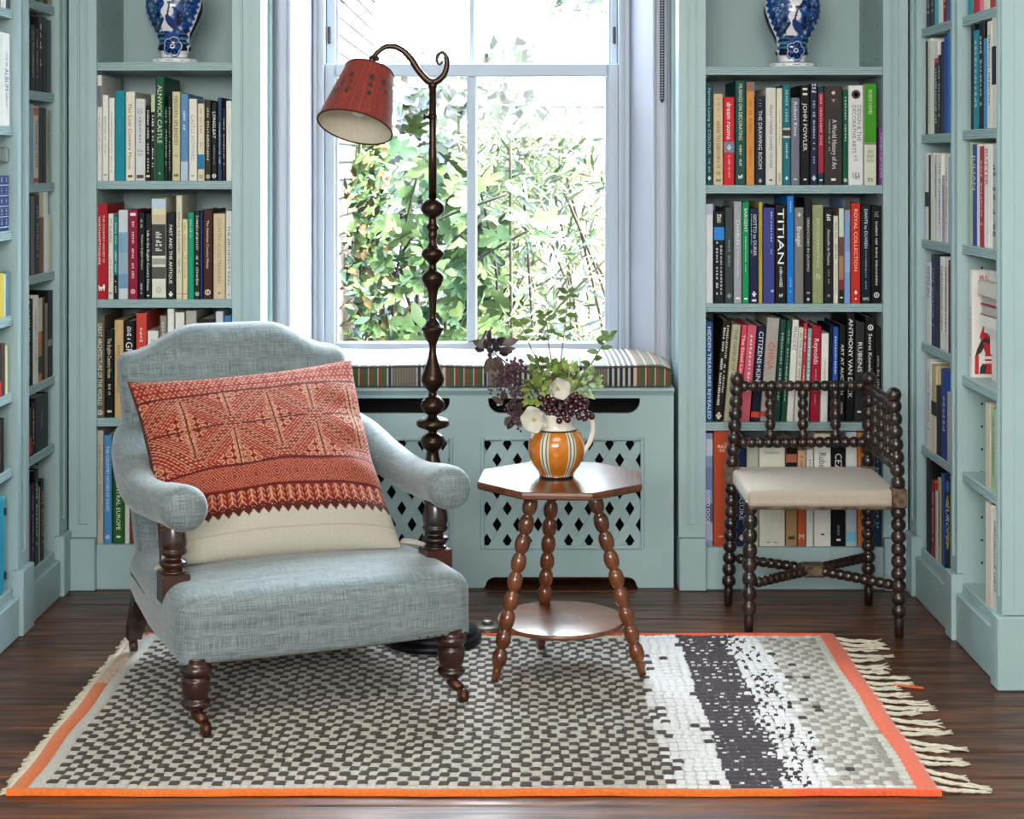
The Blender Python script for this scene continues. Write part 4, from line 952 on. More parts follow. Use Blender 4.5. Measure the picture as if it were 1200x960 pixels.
cov([(.01, .01), (.035, .01), (.035, .06), (.028, .085), (.012, .06)], 0)
cov([(.012, .06), (.05, .07), (.072, .09), (.05, .105), (.03, .085)], 1, .0266); cov([(.05, .10), (.11, .095), (.12, .105), (.07, .112)], 1, .0267)
cov([(.04, .01), (.075, .012), (.085, .035), (.06, .04), (.045, .03)], 1, .0267); cov([(.05, .052), (.13, .052), (.13, .06), (.05, .06)], 3, .0268); cov([(.05, .04), (.13, .04), (.13, .047), (.05, .047)], 3, .0268)
cov([(.09, .12), (.10, .135), (.118, .125), (.11, .11)], 3, .0268)
gt.build('cover_picture', [lmat(c) for c in cs], RUT, kind='stuff')
gs = G(); spine_text(gs, ('DESIGN ~'.replace(' ~', ''), .35, .8, .35), .026, .30, 0); gs.build('lettering', lmat('#7a2a2c'), RUT)
stack = [(.072, '#d8d4cc', 'thick white book at the bottom of the flat stack', 0), (.058, '#dedad3', 'white book second up in the flat stack', .004), (.02, '#cfccc6', 'slim grey-white book third up in the flat stack', .02), (.03, '#e0ddd6', 'white book below the red pair in the flat stack', .03), (.03, '#9c1f28', 'lower red book with grey pages in the flat stack', .03), (.024, '#a8232c', 'upper red book in the flat stack', .028), (.04, '#cfc9bd', 'grey-cream book above the red pair in the flat stack', .036), (.03, '#dcd9d2', 'white book on top of the flat stack', .006)]
zz = z+.0008
for i, (th, c, lab, dx) in enumerate(stack):
    t = thing('book', lab+', right wall', 'book', (1.314-dx*.8, 4.222, zz), (0, 0, 0), 'books lying flat in the right wall near bay')
    X1 = .17; W2 = .235+dx*.9
    out = [(0, 0), (X1, 0), (X1, .003), (.003, .003), (.003, th-.003), (X1, th-.003), (X1, th), (0, th)]
    b3 = G()
    b3.box(0, X1, 0, W2, 0, .0022); b3.box(0, X1, 0, W2, th-.0028, th-.0006)
    if c in ('#9c1f28', '#a8232c'): b3.box(X1-.003, X1, 0, W2, .0022, th-.0028)
    else: b3.box(0, .003, 0, W2, .0022, th-.0028)
    b3.build('cover', bmat(c), t)
    G().box(.0035, X1-.0035, .004, W2-.004, .0023, th-.0029).build('pages', mat('grey_page_edges', '#b4b2ac', .85, noise=.1, nscale=6, nstretch=(1, 1, 60)) if i in (4, 5) else mat('white_page_edges', '#dcd8d0', .85), t)
    zz += th
# ------------------------------------------------------------------ armchair
def rot2(P, M): return [tuple(M @ Vector(p)) for p in P]
def linen():
    m = bpy.data.materials.new('blue_grey_slub_linen'); m.use_nodes = True; N, L = nodes_of(m); b = N['Principled BSDF']
    b.inputs['Roughness'].default_value = .72; b.inputs['Sheen Weight'].default_value = .35; b.inputs['Sheen Roughness'].default_value = .4
    tc = N.new('ShaderNodeTexCoord'); outs = []
    for sc in ((22, 560, 1), (560, 22, 1), (3, 70, 1)):
        mp = N.new('ShaderNodeMapping'); mp.inputs['Scale'].default_value = sc; L.new(tc.outputs['UV'], mp.inputs[0])
        n = N.new('ShaderNodeTexNoise'); n.inputs['Scale'].default_value = 1.0; n.inputs['Detail'].default_value = 2; L.new(mp.outputs[0], n.inputs['Vector']); outs.append(n.outputs['Fac'])
    a = N.new('ShaderNodeMath'); a.operation = 'ADD'; L.new(outs[0], a.inputs[0]); L.new(outs[1], a.inputs[1])
    a2 = N.new('ShaderNodeMath'); a2.operation = 'MULTIPLY_ADD'; L.new(outs[2], a2.inputs[0]); a2.inputs[1].default_value = .45; L.new(a.outputs[0], a2.inputs[2])
    mr = N.new('ShaderNodeMapRange'); mr.inputs[1].default_value = .95; mr.inputs[2].default_value = 1.5; L.new(a2.outputs[0], mr.inputs[0])
    cr = N.new('ShaderNodeValToRGB'); e = cr.color_ramp.elements
    e[0].color = (*hx('#4b5659'), 1); e[1].color = (*hx('#879294'), 1); L.new(mr.outputs[0], cr.inputs[0])
    L.new(cr.outputs[0], b.inputs['Base Color'])
    bp = N.new('ShaderNodeBump'); bp.inputs['Strength'].default_value = .25; bp.inputs['Distance'].default_value = .0015; L.new(a.outputs[0], bp.inputs['Height']); L.new(bp.outputs[0], b.inputs['Normal'])
    return m
LINEN = linen()
def set_uv(o, fn):
    me = o.data; uv = me.uv_layers.new(name='UVMap')
    for lp in me.loops: uv.data[lp.index].uv = fn(me.vertices[lp.vertex_index].co, None)
    return o
def box_uv(o, warp=None):
    """planar UVs chosen per face from its normal"""
    me = o.data; uv = me.uv_layers.new(name='UVMap')
    for p in me.polygons:
        n = p.normal; ax = max(range(3), key=lambda i: abs(n[i]))
        for li in p.loop_indices:
            c = me.vertices[me.loops[li].vertex_index].co
            uv.data[li].uv = ((c.x, c.y), (c.y, c.z), (c.x, c.z))[{2: 0, 0: 1, 1: 2}[ax]]
    return o
CAX, CAY, CANG = -.440, 3.912, R(22)
RUGZ = .0135
ac = thing('armchair', 'low blue-grey linen armchair with open arms, turned dark legs and casters', 'armchair', (CAX, CAY, RUGZ), (0, 0, CANG))
# in chair space X is to the right, Y to the back; the rug lifts everything by RUGZ so heights are given from the rug
def seat_def(p):
    x, y, z = p.x, p.y, p.z
    if z < -.023:      # the lower edge is crisp, tacked under the rail
        ins = .052*(1-math.sqrt(max(0, 1-min(1, (-.023-z)/.052)**2)))*.8
        if abs(x) > .3154: x += math.copysign(ins, x)
        if abs(y) > .3079: y += math.copysign(ins, y)
    f = 1 - .07*smoothstep(-.1, .36, y)            # narrower at the back
    crown = .020*(1-(x/.37)**2)*(1-(y/.40)**2) if z > 0 else 0
    sag = -.022*smoothstep(-.2, .34, y)
    front = .016*(1-(x/.37)**2) * smoothstep(-.25, -.36, y)   # bowed front
    low = .0
    return (x*f, y+.355-front, z+.237+crown+sag*(1 if z > 0 else .3))
o = G().rbox(.735, .72, .150, .052, 8, seat_def, nr=4).build('seat', LINEN, ac); box_uv(o)
def back_def(p):
    x, y, z = p.x, p.y, p.z          # z from -.31 to .31 about centre .505
    k = (z+.285)/.57
    arch = .064*smoothstep(.285, .10, abs(x))*max(0, k) ** 2
    dip = -.006*smoothstep(.18, .27, abs(x))*smoothstep(.35, .29, abs(x))*max(0, k)**2
    puff = -.022*(1-(x/.33)**2)*(1-(2*k-1)**2) if y < 0 else 0
    yy = y + .655 + .255*k + puff
    return (x*(1+.02*k), yy, z + .505 + arch + dip)
o = G().rbox(.645, .125, .59, .040, 22, back_def, nr=4).build('backrest', LINEN, ac); box_uv(o)
for sg, nm in ((-1, 'left'), (1, 'right')):
    P = catmull([(sg*.30, .82, .560), (sg*.325, .72, .545), (sg*.347, .58, .508), (sg*.360, .44, .487), (sg*(.357-.008*(sg<0)), .30, .489), (sg*(.354-.018*(sg<0)), .20, .499), (sg*(.350-.024*(sg<0)), .12, .503)], 5)
    n = len(P); rad = [float(np.interp(i/(n-1), [0, .2, .45, .62, .8, .92, 1], [.058, .056, .050, .0485, .0515, .0555, .0565])) for i in range(n)]
    for a in (15, 30, 45, 60, 72, 82, 88):
        P.append(np.array((sg*(.350-.024*(sg<0)), .12-.040*math.sin(R(a)), .503-.004*math.sin(R(a))))); rad.append(.0565*math.cos(R(a))**.62)
    o = G().tube(P, rad, 22, flat=1.0).build('arm', LINEN, ac)
    box_uv(o)
    # turned post under the front of the arm
    X, Y = sg*(.345-.012*(sg<0)), .20
    prof = resample_profile([(.019, .455), (.026, .447), (.031, .425), (.033, .405), (.030, .392), (.033, .386), (.030, .378), (.021, .372), (.023, .366), (.033, .360), (.034, .354), (.027, .345), (.022, .341), (.029, .337), (.029, .332)][::-1], 4)
    G().lathe(prof, 18, (X, Y, 0)).build('arm_post', DARKWOOD, ac)
    # the square block below cut in a curve where it meets the seat
    poly = [(-.034, .318), (.034, .318), (.034, .262), (.012, .245), (-.012, .225), (-.034, .205)]
    poly = [(Y+a, z) for a, z in poly]; poly = [(Y-.034, .2), (Y+.034, .2), (Y+.034, .318), (Y-.034, .318)]
    G().bbox(X-.034, X+.034, Y-.034, Y+.034, .215, .332, .003).build('arm_block', mat('mahogany_block', '#2c130e', .3, coat=.4, col2='#4a2014', nscale=14, nstretch=(1, 1, .4)), ac)
for sg in (-1, 1):
    X, Y = (-.322 if sg < 0 else .315), .020
    prof = resample_profile([(.030, .175), (.030, .160), (.037, .152), (.038, .142), (.031, .133), (.029, .129), (.033, .124), (.034, .118), (.0335, .105), (.030, .088), (.027, .080), (.029, .076), (.034, .071), (.035, .066), (.029, .056), (.021, .050), (.014, .046), (.012, .036)][::-1], 4)
    lg = G().lathe(prof, 20, (X, Y, 0)).build('leg', DARKWOOD, ac)
    cu = mat('copper_caster', '#4d2a18', .4, metal=.6, noise=.2, nscale=30)
    g = G(); X0_, Y0_ = X, Y; X += .012; Y -= .030; g.tube([(X-.009, Y-.016, .0165), (X+.009, Y-.016, .0165)], .0165, 16)
    g.tube([(X-.011, Y-.016, .0165), (X+.011, Y-.016, .0165)], .006, 8)
    g.tube([(X0_, Y0_, .045), (X0_+.003, Y0_-.006, .038), (X, Y-.004, .030)], [.013, .015, .012], 10)
    for dx in (-.012, .012): g.tube([(X+dx*.5, Y-.006, .036), (X+dx, Y-.016, .0165)], .003, 6)
    g.build('caster', cu, lg)
for sg in (-1, 1):
    X = sg*.315; g = G()
    P = [(X, .625, .20), (X+sg*.004, .655, .13), (X+sg*.010, .685, .07), (X+sg*.012, .70, .036)]
    V = []
    for (x, y, z), w in zip(P, (.026, .024, .021, .018)): V += [(x-w, y-w, z), (x+w, y-w, z), (x+w, y+w, z), (x-w, y+w, z)]
    F = [(3, 2, 1, 0)[::-1], (12, 13, 14, 15)[::-1]]
    for k in range(3):
        for i in range(4): j = (i+1) % 4; F.append((k*4+i, k*4+j, k*4+4+j, k*4+4+i))
    lg = g.add(V, F).build('leg', DARKWOOD, ac, fix=True)
    x, y = X+sg*.012, .70
    g = G().tube([(x-.009, y, .0165), (x+.009, y, .0165)], .0165, 16).tube([(x, y, .040), (x, y, .03)], [.012, .008], 8)
    g.build('caster', mat('brown_caster', '#4a3426', .45, metal=.3), lg)
g = G().rbox(.66, .60, .02, .009, 4, lambda p: (p.x, p.y+.35, p.z+.153-.030*(1-(p.x/.33)**2)*(1-((p.y)/.32)**2)), nr=2)
g.build('underside_webbing', mat('brown_hessian', '#77604a', .9, noise=.1, nscale=80), ac)
# tacks along the front bottom corners
g = G()
for k in range(7): g.lathe([(.004, -.0012), (.003, .0012), (.0005, .002)], 6, (.22+.02*k, -.012, .168))
g.build('tacks', mat('tack_metal', '#5a4632', .4, metal=.8), ac, kind='stuff')

# ------------------------------------------------------------------ embroidered pillow
RED, DRED, CRM, PLAIN = np.array(hx('#821d14')), np.array(hx('#4c120d')), np.array(hx('#bb8768')), np.array(hx('#aca698'))
def embroid(U, V):
    """U across 0..1, V down 0..1 -> colour"""
    V = V*.925
    r_ = np.random.RandomState(3)
    fr = lambda a: a-np.floor(a)
    tri = lambda a: np.abs(fr(a)-.5)*2
    col = np.empty(U.shape+(3,)); col[:] = RED
    m = np.zeros(U.shape, bool); dk = np.zeros(U.shape, bool)
    # --- lozenge field
    f = (V > .135) & (V < .545)
    a = (U-.36)/.385; b_ = (V-.325)/.40
    s, t = a+b_, a-b_
    ds, dt = np.abs(s-np.round(s)), np.abs(t-np.round(t))
    band = np.minimum(ds, dt)
    inb = band < .085
    m |= f & inb & ((np.abs(band-.062) < .008) | ((np.abs(band-.024) < .012) & (fr((s-t)*12) < .5)))
    dk |= f & inb & (np.abs(band-.043) < .010)
    # horizontal axis through the crossing points and spine lines
    ax_ = np.abs(V-.325-.01*np.sin(U*5))
    # nested chevrons parallel to the bands near the edges
    ins = f & ~inb
    ch = ins & (band < .235)
    m |= ch & (fr(band*22) < .33) & (fr((s-t)*15+np.floor(band*22)*.5) < .72)
    # rows of little rings in the middle of each triangle
    mid = ins & (band >= .235)
    gx, gy = U*24, V*29
    cx, cy = fr(gx)-.5, fr(gy)-.5
    rr = np.sqrt(cx*cx+cy*cy)
    m |= mid & (np.abs(rr-.34) < .085)
    m |= mid & (rr < .09)
    dk |= mid & (rr > .56)
    ln = f & ~inb & (ax_ < .005); m &= ~ln; dk |= ln
    vx = np.abs(a*2-np.round(a*2))
    ln2 = f & ~inb & (vx < .018); m &= ~ln2; dk |= ln2
    tw = f & ~inb & (vx < .10) & ~ln2 & (fr((V*46 + vx*30)) < .42); m |= tw
    # --- top band
    tp = V <= .125
    m |= tp & (fr(U*46+np.round(V*52)*.5) < .3) & (fr(V*52) < .5)
    m |= tp & (tri(U*15) > tri(V*22)) & (fr((U+V)*60) < .25)
    # --- band of small diamonds
    bd = (V > .555) & (V < .665)
    uu = fr(U*11)-.5; vv = (V-.61)/.11
    dd = np.abs(uu)+np.abs(vv)
    m |= bd & (fr(dd*7) < .24)
    dk |= bd & (dd < .09)
    # --- fringe of little fir trees with pointed ends
    tip = .765+.025*(1-tri(U*24))
    tr = (V >= .675) & (V < tip)
    xx = np.abs(fr(U*24)-.5)
    m |= tr & (fr((V*40 + xx*2.4)) < .26) & (xx > .09) & (xx < .42) & (V < .755)
    m |= tr & (np.abs(xx-.46) < .05) & (V < .735)
    dk |= tr & (V > .745)
    dk |= (tr & (xx < .07))
    # lines between zones
    for v0 in (.13, .55, .67): dk |= np.abs(V-v0-.004*np.sin(U*7)) < .0055; m &= ~(np.abs(V-v0-.004*np.sin(U*7)) < .0055)
    col[m] = CRM; col[dk & ~m] = DRED
    col *= (1+.16*r_.randn(*U.shape))[..., None].clip(.5, 1.5)
    pl = V >= tip
    col[pl] = PLAIN*(1+.03*r_.randn(pl.sum()))[:, None]
    col[pl & (np.abs(V-.845) < .003)] *= .82
    ed = (U < .006) | (U > .994) | (V < .006)
    col[ed] = DRED
    return col.clip(0, 1)
def pillow():
    t = thing('embroidered_cushion', 'large rust red embroidered cushion with cream lower band on the armchair', 'cushion', (CAX, CAY, RUGZ), (0, 0, CANG))
    nu, nv = 300, 300
    u = np.linspace(0, 1, nu); v = np.linspace(0, 1, nv); U, V = np.meshgrid(u, v)
    a, b_ = 2*U-1, 2*V-1
    # corners (x, y, z): top left, top right, bottom left, bottom right in chair space
    TL, TR = np.array((-.345, .690, .735)), np.array((.305, .745, .762)); BL, BR = np.array((-.345, .30, .312)), np.array((.285, .275, .312))
    P = ((1-U)*(1-V))[..., None]*TL + (U*(1-V))[..., None]*TR + ((1-U)*V)[..., None]*BL + (U*V)[..., None]*BR
    nrm = np.array((0, -.72, .69)); up = np.array((0, .66, .75)); ex = np.array((1, 0, 0))
    pin = (1-b_**2)*.022*a; P -= pin[..., None]*ex
    P -= ((1-a**2)*.022*(np.clip(-b_, 0, 1)))[..., None]*up
    P += ((1-a**2)*.010*np.clip(b_, 0, 1))[..., None]*up
    th = .092*((1-a**2).clip(0)*(1-b_**2).clip(0))**.42*(1+.25*b_)
    wr = .004*np.sin(a*9+b_*4)*(1-a**2)*(1-b_**2)+.006*np.sin(b_*14-a*3)*np.exp(-((np.abs(a)-.8)/.2)**2)*(1-b_**2)
    Pf = P + (th+wr)[..., None]*nrm; Pb = P - (th*.62)[..., None]*nrm
    # keep the lower part above the seat
    for Q in (Pf, Pb): Q[..., 2] = np.maximum(Q[..., 2], .322)
    for Q in (Pf, Pb):          # and in front of the back
        yb = .585 + .255*((Q[..., 2]-.22)/.57); Q[..., 1] = np.minimum(Q[..., 1], yb)
    C_ = embroid(U, V)
    def grid(Q, C, name, mat_, flip):
        me = bpy.data.meshes.new(name); idx = np.arange(nu*nv).reshape(nv, nu)
        q = np.stack([idx[:-1, :-1], idx[1:, :-1], idx[1:, 1:], idx[:-1, 1:]], -1).reshape(-1, 4)
        if flip: q = q[:, ::-1]
        me.from_pydata(Q.reshape(-1, 3).tolist(), [], q.tolist()); me.materials.append(mat_)
        me.polygons.foreach_set('use_smooth', [True]*len(me.polygons))
        at = me.color_attributes.new('Col', 'FLOAT_COLOR', 'POINT'); c4 = np.ones((nu*nv, 4), np.float32); c4[:, :3] = C.reshape(-1, 3)
        at.data.foreach_set('color', c4.ravel()); me.update(); return link(name, me, t)
    m = mat('embroidery', vcol='Col', rough=.85, sheen=.08, spec=.25, noise=.08, nscale=300, bump=.15, bscale=220)
    grid(Pf, C_, 'embroidered_front', m, False)
    Cb = np.empty_like(C_); Cb[:] = PLAIN
    grid(Pb, Cb, 'plain_back', mat('cushion_back', tuple(PLAIN), .85, noise=.05, nscale=200), True)
    # small corner of the cover beside the left arm post, and at the right
    for (x, y, z), sg in (((-.315, .285, .335), -1), ((.29, .27, .335), 1)):
        G().tube([(x, y+.02, z), (x+sg*.02, y, z), (x+sg*.042, y-.02, z-.004), (x+sg*.052, y-.03, z-.006)], [.016, .015, .010, .003], 8, flat=.5).build('corner_flap', mat('cushion_back'), t)
    G().tube([tuple(p+np.array((0, 0, 0))) for p in P[0, ::12]], .0035, 6).build('top_piping', mat('deep_red_cord', '#6b1d15', .8), t)
pillow()

for root in (ac, bpy.data.objects['embroidered_cushion']):   # the old chair stands a little out of square
    S = Matrix.Identity(4); S[0][1] = -.05
    for ch in root.children_recursive: ch.data.transform(S)
# ------------------------------------------------------------------ standard lamp
LX, LY = wx(507, 4.535), 4.535
def lz(py): return wz(py, LY)
BRONZE = mat('dark_bronze', '#3a2b22', .30, metal=.85, noise=.15, nscale=14, rough_var=.06)
fl_ = thing('floor_lamp', 'tall turned bronze floor lamp with tilted red pleated shade', 'floor lamp', (LX, LY, RUGZ))
z0 = RUGZ
M1 = 4.535/F_
prof = [(.060*2.28, 0), (.1375, .006), (.137, .016), (.129, .021), (.125, .024), (.126, .030), (.119, .037), (.105, .040), (.103, .046), (.096, .052), (.080, .056), (.060, .060), (.045, .066), (.030, .078), (.022, .09), (.018, .11)]
G().lathe(prof, 40).build('base', mat('blackened_bronze', '#20202a', .35, metal=.7), fl_)
pts = [(740, 9), (700, 7), (680, 12), (660, 16), (640, 12), (620, 7), (600, 6.5), (580, 10), (560, 14), (545, 9), (530, 6), (526, 8), (518, 12.7), (510, 9.5), (507, 4.5), (504, 6), (500, 15), (496, 16.7), (491, 14), (488, 5.5), (486, 5), (483, 9), (474, 12.3), (466, 8), (463, 4.5), (459, 4.2), (455, 7), (450, 10.5), (443, 11.7), (433.5, 9), (420.5, 4.8), (407.5, 3.4), (403, 4), (400, 5.5), (396, 6.5), (389, 9.5), (386.5, 11.4), (384, 11.4), (381, 8.5), (376.6, 6.3), (372.5, 3.5), (366, 3.5), (355, 4), (341, 5.5), (334, 9), (326, 11.4), (319.7, 9), (315.5, 4.7), (310, 3.7), (306, 6.5), (302, 10), (297.6, 11.7), (293, 10), (290, 7), (286, 4.5), (281, 3.8), (276, 5), (271, 4.6), (267, 6.5), (262, 4.4), (258, 4), (255.5, 4.3), (253, 8), (249, 11), (244, 11.9), (239, 10.8), (235, 7.5), (233, 4.8)]
g = G().lathe([(r*1.17*M1, lz(y)-z0) for r, y in [(max(2.8, q[0]), q[1]) for q in catmull([(r, y) for y, r in pts], 3)]], 22)
g.build('turned_stem', BRONZE, fl_)
zt = lz(97)-z0
g = G().lathe([(4.9*M1, lz(236)-z0), (4.9*M1, lz(175)-z0), (4.2*M1, lz(172)-z0), (4.2*M1, lz(104)-z0), (5.3*M1, lz(102)-z0), (5.3*M1, lz(98)-z0), (3*M1, lz(95)-z0)], 16)
g.build('pole', BRONZE, fl_)
g = G().tube([(-.006, 0, lz(137)-z0), (-.018, 0, lz(137)-z0), (-.021, 0, lz(137)-z0), (-.026, 0, lz(137)-z0)], [.004, .004, .009, .008], 10).tube([(0, 0, lz(140)-z0), (0, 0, lz(134)-z0)], .0125, 14)
g.build('height_screw', BRONZE, fl_)
arm = [(519, 71.5), (515.5, 75.5), (512, 71.5), (513, 65), (518, 61.5), (522.5, 65.5), (523.8, 75), (521, 86), (514.5, 93.5), (507, 96.5), (500, 93.5), (490, 82), (480, 67), (470, 58), (461, 54.5), (452, 55), (444, 60), (438, 67)]
A = catmull([(((px-507)*M1), 0, lz(py)-z0) for px, py in arm], 5)
g = G().tube(A, [float(np.interp(i/(len(A)-1), [0, .15, .35, .55, .8, 1], [.003, .0042, .0075, .0105, .009, .007])) for i in range(len(A))], 10, flat=.8, up=(0, 1, 0))
g.build('arm', BRONZE, fl_)
# swivel joint
g = G().lathe([(.004, -.018), (.006, -.01), (.0085, -.004), (.009, .004), (.006, .01), (.001, .013)], 12, ((436-507)*M1, 0, lz(70)-z0))
g.tube([((436-507)*M1, 0, lz(69)-z0), ((443-507)*M1, 0, lz(69)-z0), ((445-507)*M1, 0, lz(69)-z0)], [.004, .008, .003], 10)
g.build('swivel', BRONZE, fl_)
# shade: cone tipped towards the room
def shade():
    top = Vector(((433-507)*M1, -.0, lz(83.5)-z0)); n = 26
    ax = Vector((-.195, -.40, -.90)).normalized()
    q = Vector((0, 0, -1)).rotation_difference(ax).to_matrix().to_4x4()
    r0, r1, H = .0675, .1055, .176
    nf = 96
    def ring(r, h, amp): return [(r*(1+amp*math.cos(i*math.pi))*math.cos(2*math.pi*i/nf), r*(1+amp*math.cos(i*math.pi))*math.sin(2*math.pi*i/nf), -h) for i in range(nf)]
    def cone(r0, r1, amp, ins):
        V = []; F = []; K = 8
        for k in range(K+1):
            t = k/K; V += ring(r0+(r1-r0)*t-ins, H*t, amp*(.7+.3*math.sin(t*3.1)))
        for k in range(K):
            for i in range(nf):
                j = (i+1) % nf; F.append((k*nf+i, (k+1)*nf+i, (k+1)*nf+j, k*nf+j))
        return V, F
    MM = Matrix.Translation(top) @ q
    V, F = cone(r0, r1, .010, 0)
    rs = random.Random(5); cols = []
    base = np.array(hx('#8a2a1b')); d2 = np.array(hx('#571a13')); spot = np.array(hx('#201912'))
    spots = [(rs.uniform(0, 6.283), rs.choice([.3, .45, .6]), rs.uniform(.05, .075)) for _ in range(44)]
    V2 = []; F2 = []
    # finer rings so the sprigs of the print read
    K = 44; nf2 = 192
    for k in range(K+1):
        t = k/K; r = r0+(r1-r0)*t
        for i in range(nf2):
            an = 2*math.pi*i/nf2; pl = .010*math.cos(i*math.pi/1.0 if False else an*96)*(.6+.4*math.sin(t*3))
            V2.append((r*(1+pl)*math.cos(an), r*(1+pl)*math.sin(an), -H*t))
            c = base*(1-.30*(math.cos(an*48) < 0))
            c = c*(1+.12*rs.uniform(-1, 1))
            if rs.random() < .10: c = d2
            for sa, st, sr in spots:
                da = (an-sa+math.pi) % (2*math.pi)-math.pi
                if (da*r/.1)**2*1.8+((t-st)*1.7*1.0)**2 < (sr*1.5)**2*1.2: c = spot*1.0 if rs.random() < .85 else c
            cols.append(tuple(c))
    for k in range(K):
        for i in range(nf2): j = (i+1) % nf2; F2.append((k*nf2+i, (k+1)*nf2+i, (k+1)*nf2+j, k*nf2+j))
    m = mat('red_printed_silk', vcol='Col', rough=.7, sheen=.2)
    G().add(V2, F2, 0, True, cols).xf(MM).build('shade', m, fl_)
    V, F = cone(r0, r1, .006, .0022)
    G().add(V, [f[::-1] for f in F], 0, True).xf(MM).build('shade_lining', mat('cream_lining', '#c3b8a6', .8, noise=.08, nscale=5, nstretch=(40, 40, 1)), fl_)
    g = G()
    for r, h in ((r0, 0), (r1, H)):
        g.tube([(r*math.cos(2*math.pi*i/48), r*math.sin(2*math.pi*i/48), -h) for i in range(49)], .0028, 6, caps=False)
    g.xf(MM).build('shade_trim', mat('dark_red_braid', '#4f1716', .8), fl_)
    g = G()
    for i in range(3):
        a = 2*math.pi*i/3+.4; g.tube([(0, 0, .004), (r0*math.cos(a), r0*math.sin(a), 0)], .0018, 6)
    g.lathe([(.010, -.075), (.0105, -.02), (.007, -.01), (.006, .016)], 12); g.tube([(0, 0, .016), tuple(MM.inverted() @ Vector(((436-507)*M1, 0, lz(72)-z0)))], .004, 8)
    g.xf(MM).build('lamp_holder', BRONZE, fl_)
    g = G().lathe(resample_profile([(.003, -.142), (.016, -.136), (.022, -.122), (.020, -.105), (.012, -.088), (.010, -.075)], 4), 16)
    g.xf(MM).build('bulb', mat('white_bulb', '#e8e6e0', .3), fl_)
shade()
# foot switch with its cord
sw = thing('foot_switch', 'round grey foot switch on the floor beside the lamp base', 'switch', (wx(571, 4.62), 4.66, .0))
G().lathe(resample_profile([(.044, .0), (.047, .004), (.045, .014), (.036, .021), (.02, .024), (.001, .025)], 3), 24).build('body', mat('pewter', '#6b6258', .35, metal=.5), sw)
G().lathe([(.017, .024), (.017, .031), (.013, .034), (.001, .035)], 16).build('button', mat('pewter_light', '#8a8379', .3, metal=.6), sw)
P = catmull([(-.045, -.01, .006), (-.08, -.06, .018), (-.14, -.075, .018), (-.20, -.07, .018)], 6)
G().tube(P, .0032, 8).build('cord', mat('brown_flex', '#4a3322', .6), sw)

# ------------------------------------------------------------------ octagonal tripod table
TXc, TYc = .124, 4.28
tb = thing('side_table', 'small octagonal wooden side table on three bobbin-turned legs', 'table', (TXc, TYc, RUGZ), (0, 0, R(-4)))
TOPW = mat('polished_table_top', '#4a2414', .24, coat=.5, col2='#63351d', nscale=6, nstretch=(1, 6, 1), bump=.03, bscale=20)
LEGW = mat('chestnut_turned_wood', '#4c2412', .22, coat=.5, col2='#6d3a1c', nscale=12, nstretch=(1, 1, .3))
hz = .520-RUGZ
g = G(); r = .2135/math.cos(math.pi/8)
lev = [(r-.006, hz-.020), (r-.001, hz-.016), (r, hz-.008), (r-.001, hz-.002), (r-.003, hz)]
V = [(q*math.cos(math.pi/8+k*math.pi/4), q*math.sin(math.pi/8+k*math.pi/4), z) for q, z in lev for k in range(8)]
F = [tuple(range(8))[::-1], tuple(32+k for k in range(8))]
for l in range(4):
    for k in range(8): F.append((l*8+k, l*8+(k+1) % 8, l*8+8+(k+1) % 8, l*8+8+k))
g.add(V, F).build('table_top', TOPW, tb)
# lower round shelf
hs = .147-RUGZ
g = G().lathe([(.160, hs-.014), (.168, hs-.011), (.170, hs-.006), (.168, hs-.001), (.164, hs)], 48)
sh = g.build('lower_shelf', mat('shelf_wood', '#56301c', .28, coat=.4, col2='#7a4828', nscale=7, nstretch=(1, 5, 1)), tb)
g = G()   # carved rosette
cw = mat('carved_dark_wood', '#2c1a10', .5)
for k in range(8):
    a = k*math.pi/4
    for rr, w in ((.018, .006), (.034, .008), (.050, .006)):
        c = Vector((rr*math.cos(a+rr*8), rr*math.sin(a+rr*8), hs+.0004))
        n = 8; g.add([(c.x+w*1.4*math.cos(2*math.pi*i/n)*math.cos(a)-w*.6*math.sin(2*math.pi*i/n)*math.sin(a), c.y+w*1.4*math.cos(2*math.pi*i/n)*math.sin(a)+w*.6*math.sin(2*math.pi*i/n)*math.cos(a), c.z) for i in range(n)], [tuple(range(n))])
for rr in (.010, .058):
    n = 40; o_ = [(rr*math.cos(2*math.pi*i/n), rr*math.sin(2*math.pi*i/n), hs+.0004) for i in range(n)]; q_ = [((rr-.003)*math.cos(2*math.pi*i/n), (rr-.003)*math.sin(2*math.pi*i/n), hs+.0004) for i in range(n)]
    g.add(o_+q_, [(i, (i+1) % n, n+(i+1) % n, n+i) for i in range(n)])
g.build('carved_rosette', cw, sh, kind='stuff')
def bead_rod(g, p0, p1, nb, rb, rs, seg=14, per=7, plain0=0., plain1=0., rp=None, mi=0):
    p0, p1 = Vector(p0), Vector(p1); L = (p1-p0).length; P = []; rad = []
    rp = rp or rs
    if plain0: P += [p0, p0+(p1-p0)*(plain0*.9/L)]; rad += [rp*.9, rp*1.05]
    a, b_ = plain0/L, 1-plain1/L
    for k in range(nb):
        for j in range(per):
            t = (k+j/per)/nb
            if j == 0 and k == 0 and plain0: pass
            P.append(p0+(p1-p0)*(a+(b_-a)*t)); rad.append(rs+(rb-rs)*abs(math.sin(math.pi*j/per))**.55)
    P.append(p0+(p1-p0)*b_); rad.append(rs)
    if plain1: P += [p0+(p1-p0)*(1-plain1*.9/L), p1]; rad += [rp*1.05, rp*.9]
    g.tube(P, rad, seg, mi=mi); return g
inv = (Matrix.Translation(tb.location) @ Matrix.Rotation(R(-4), 4, 'Z')).inverted()
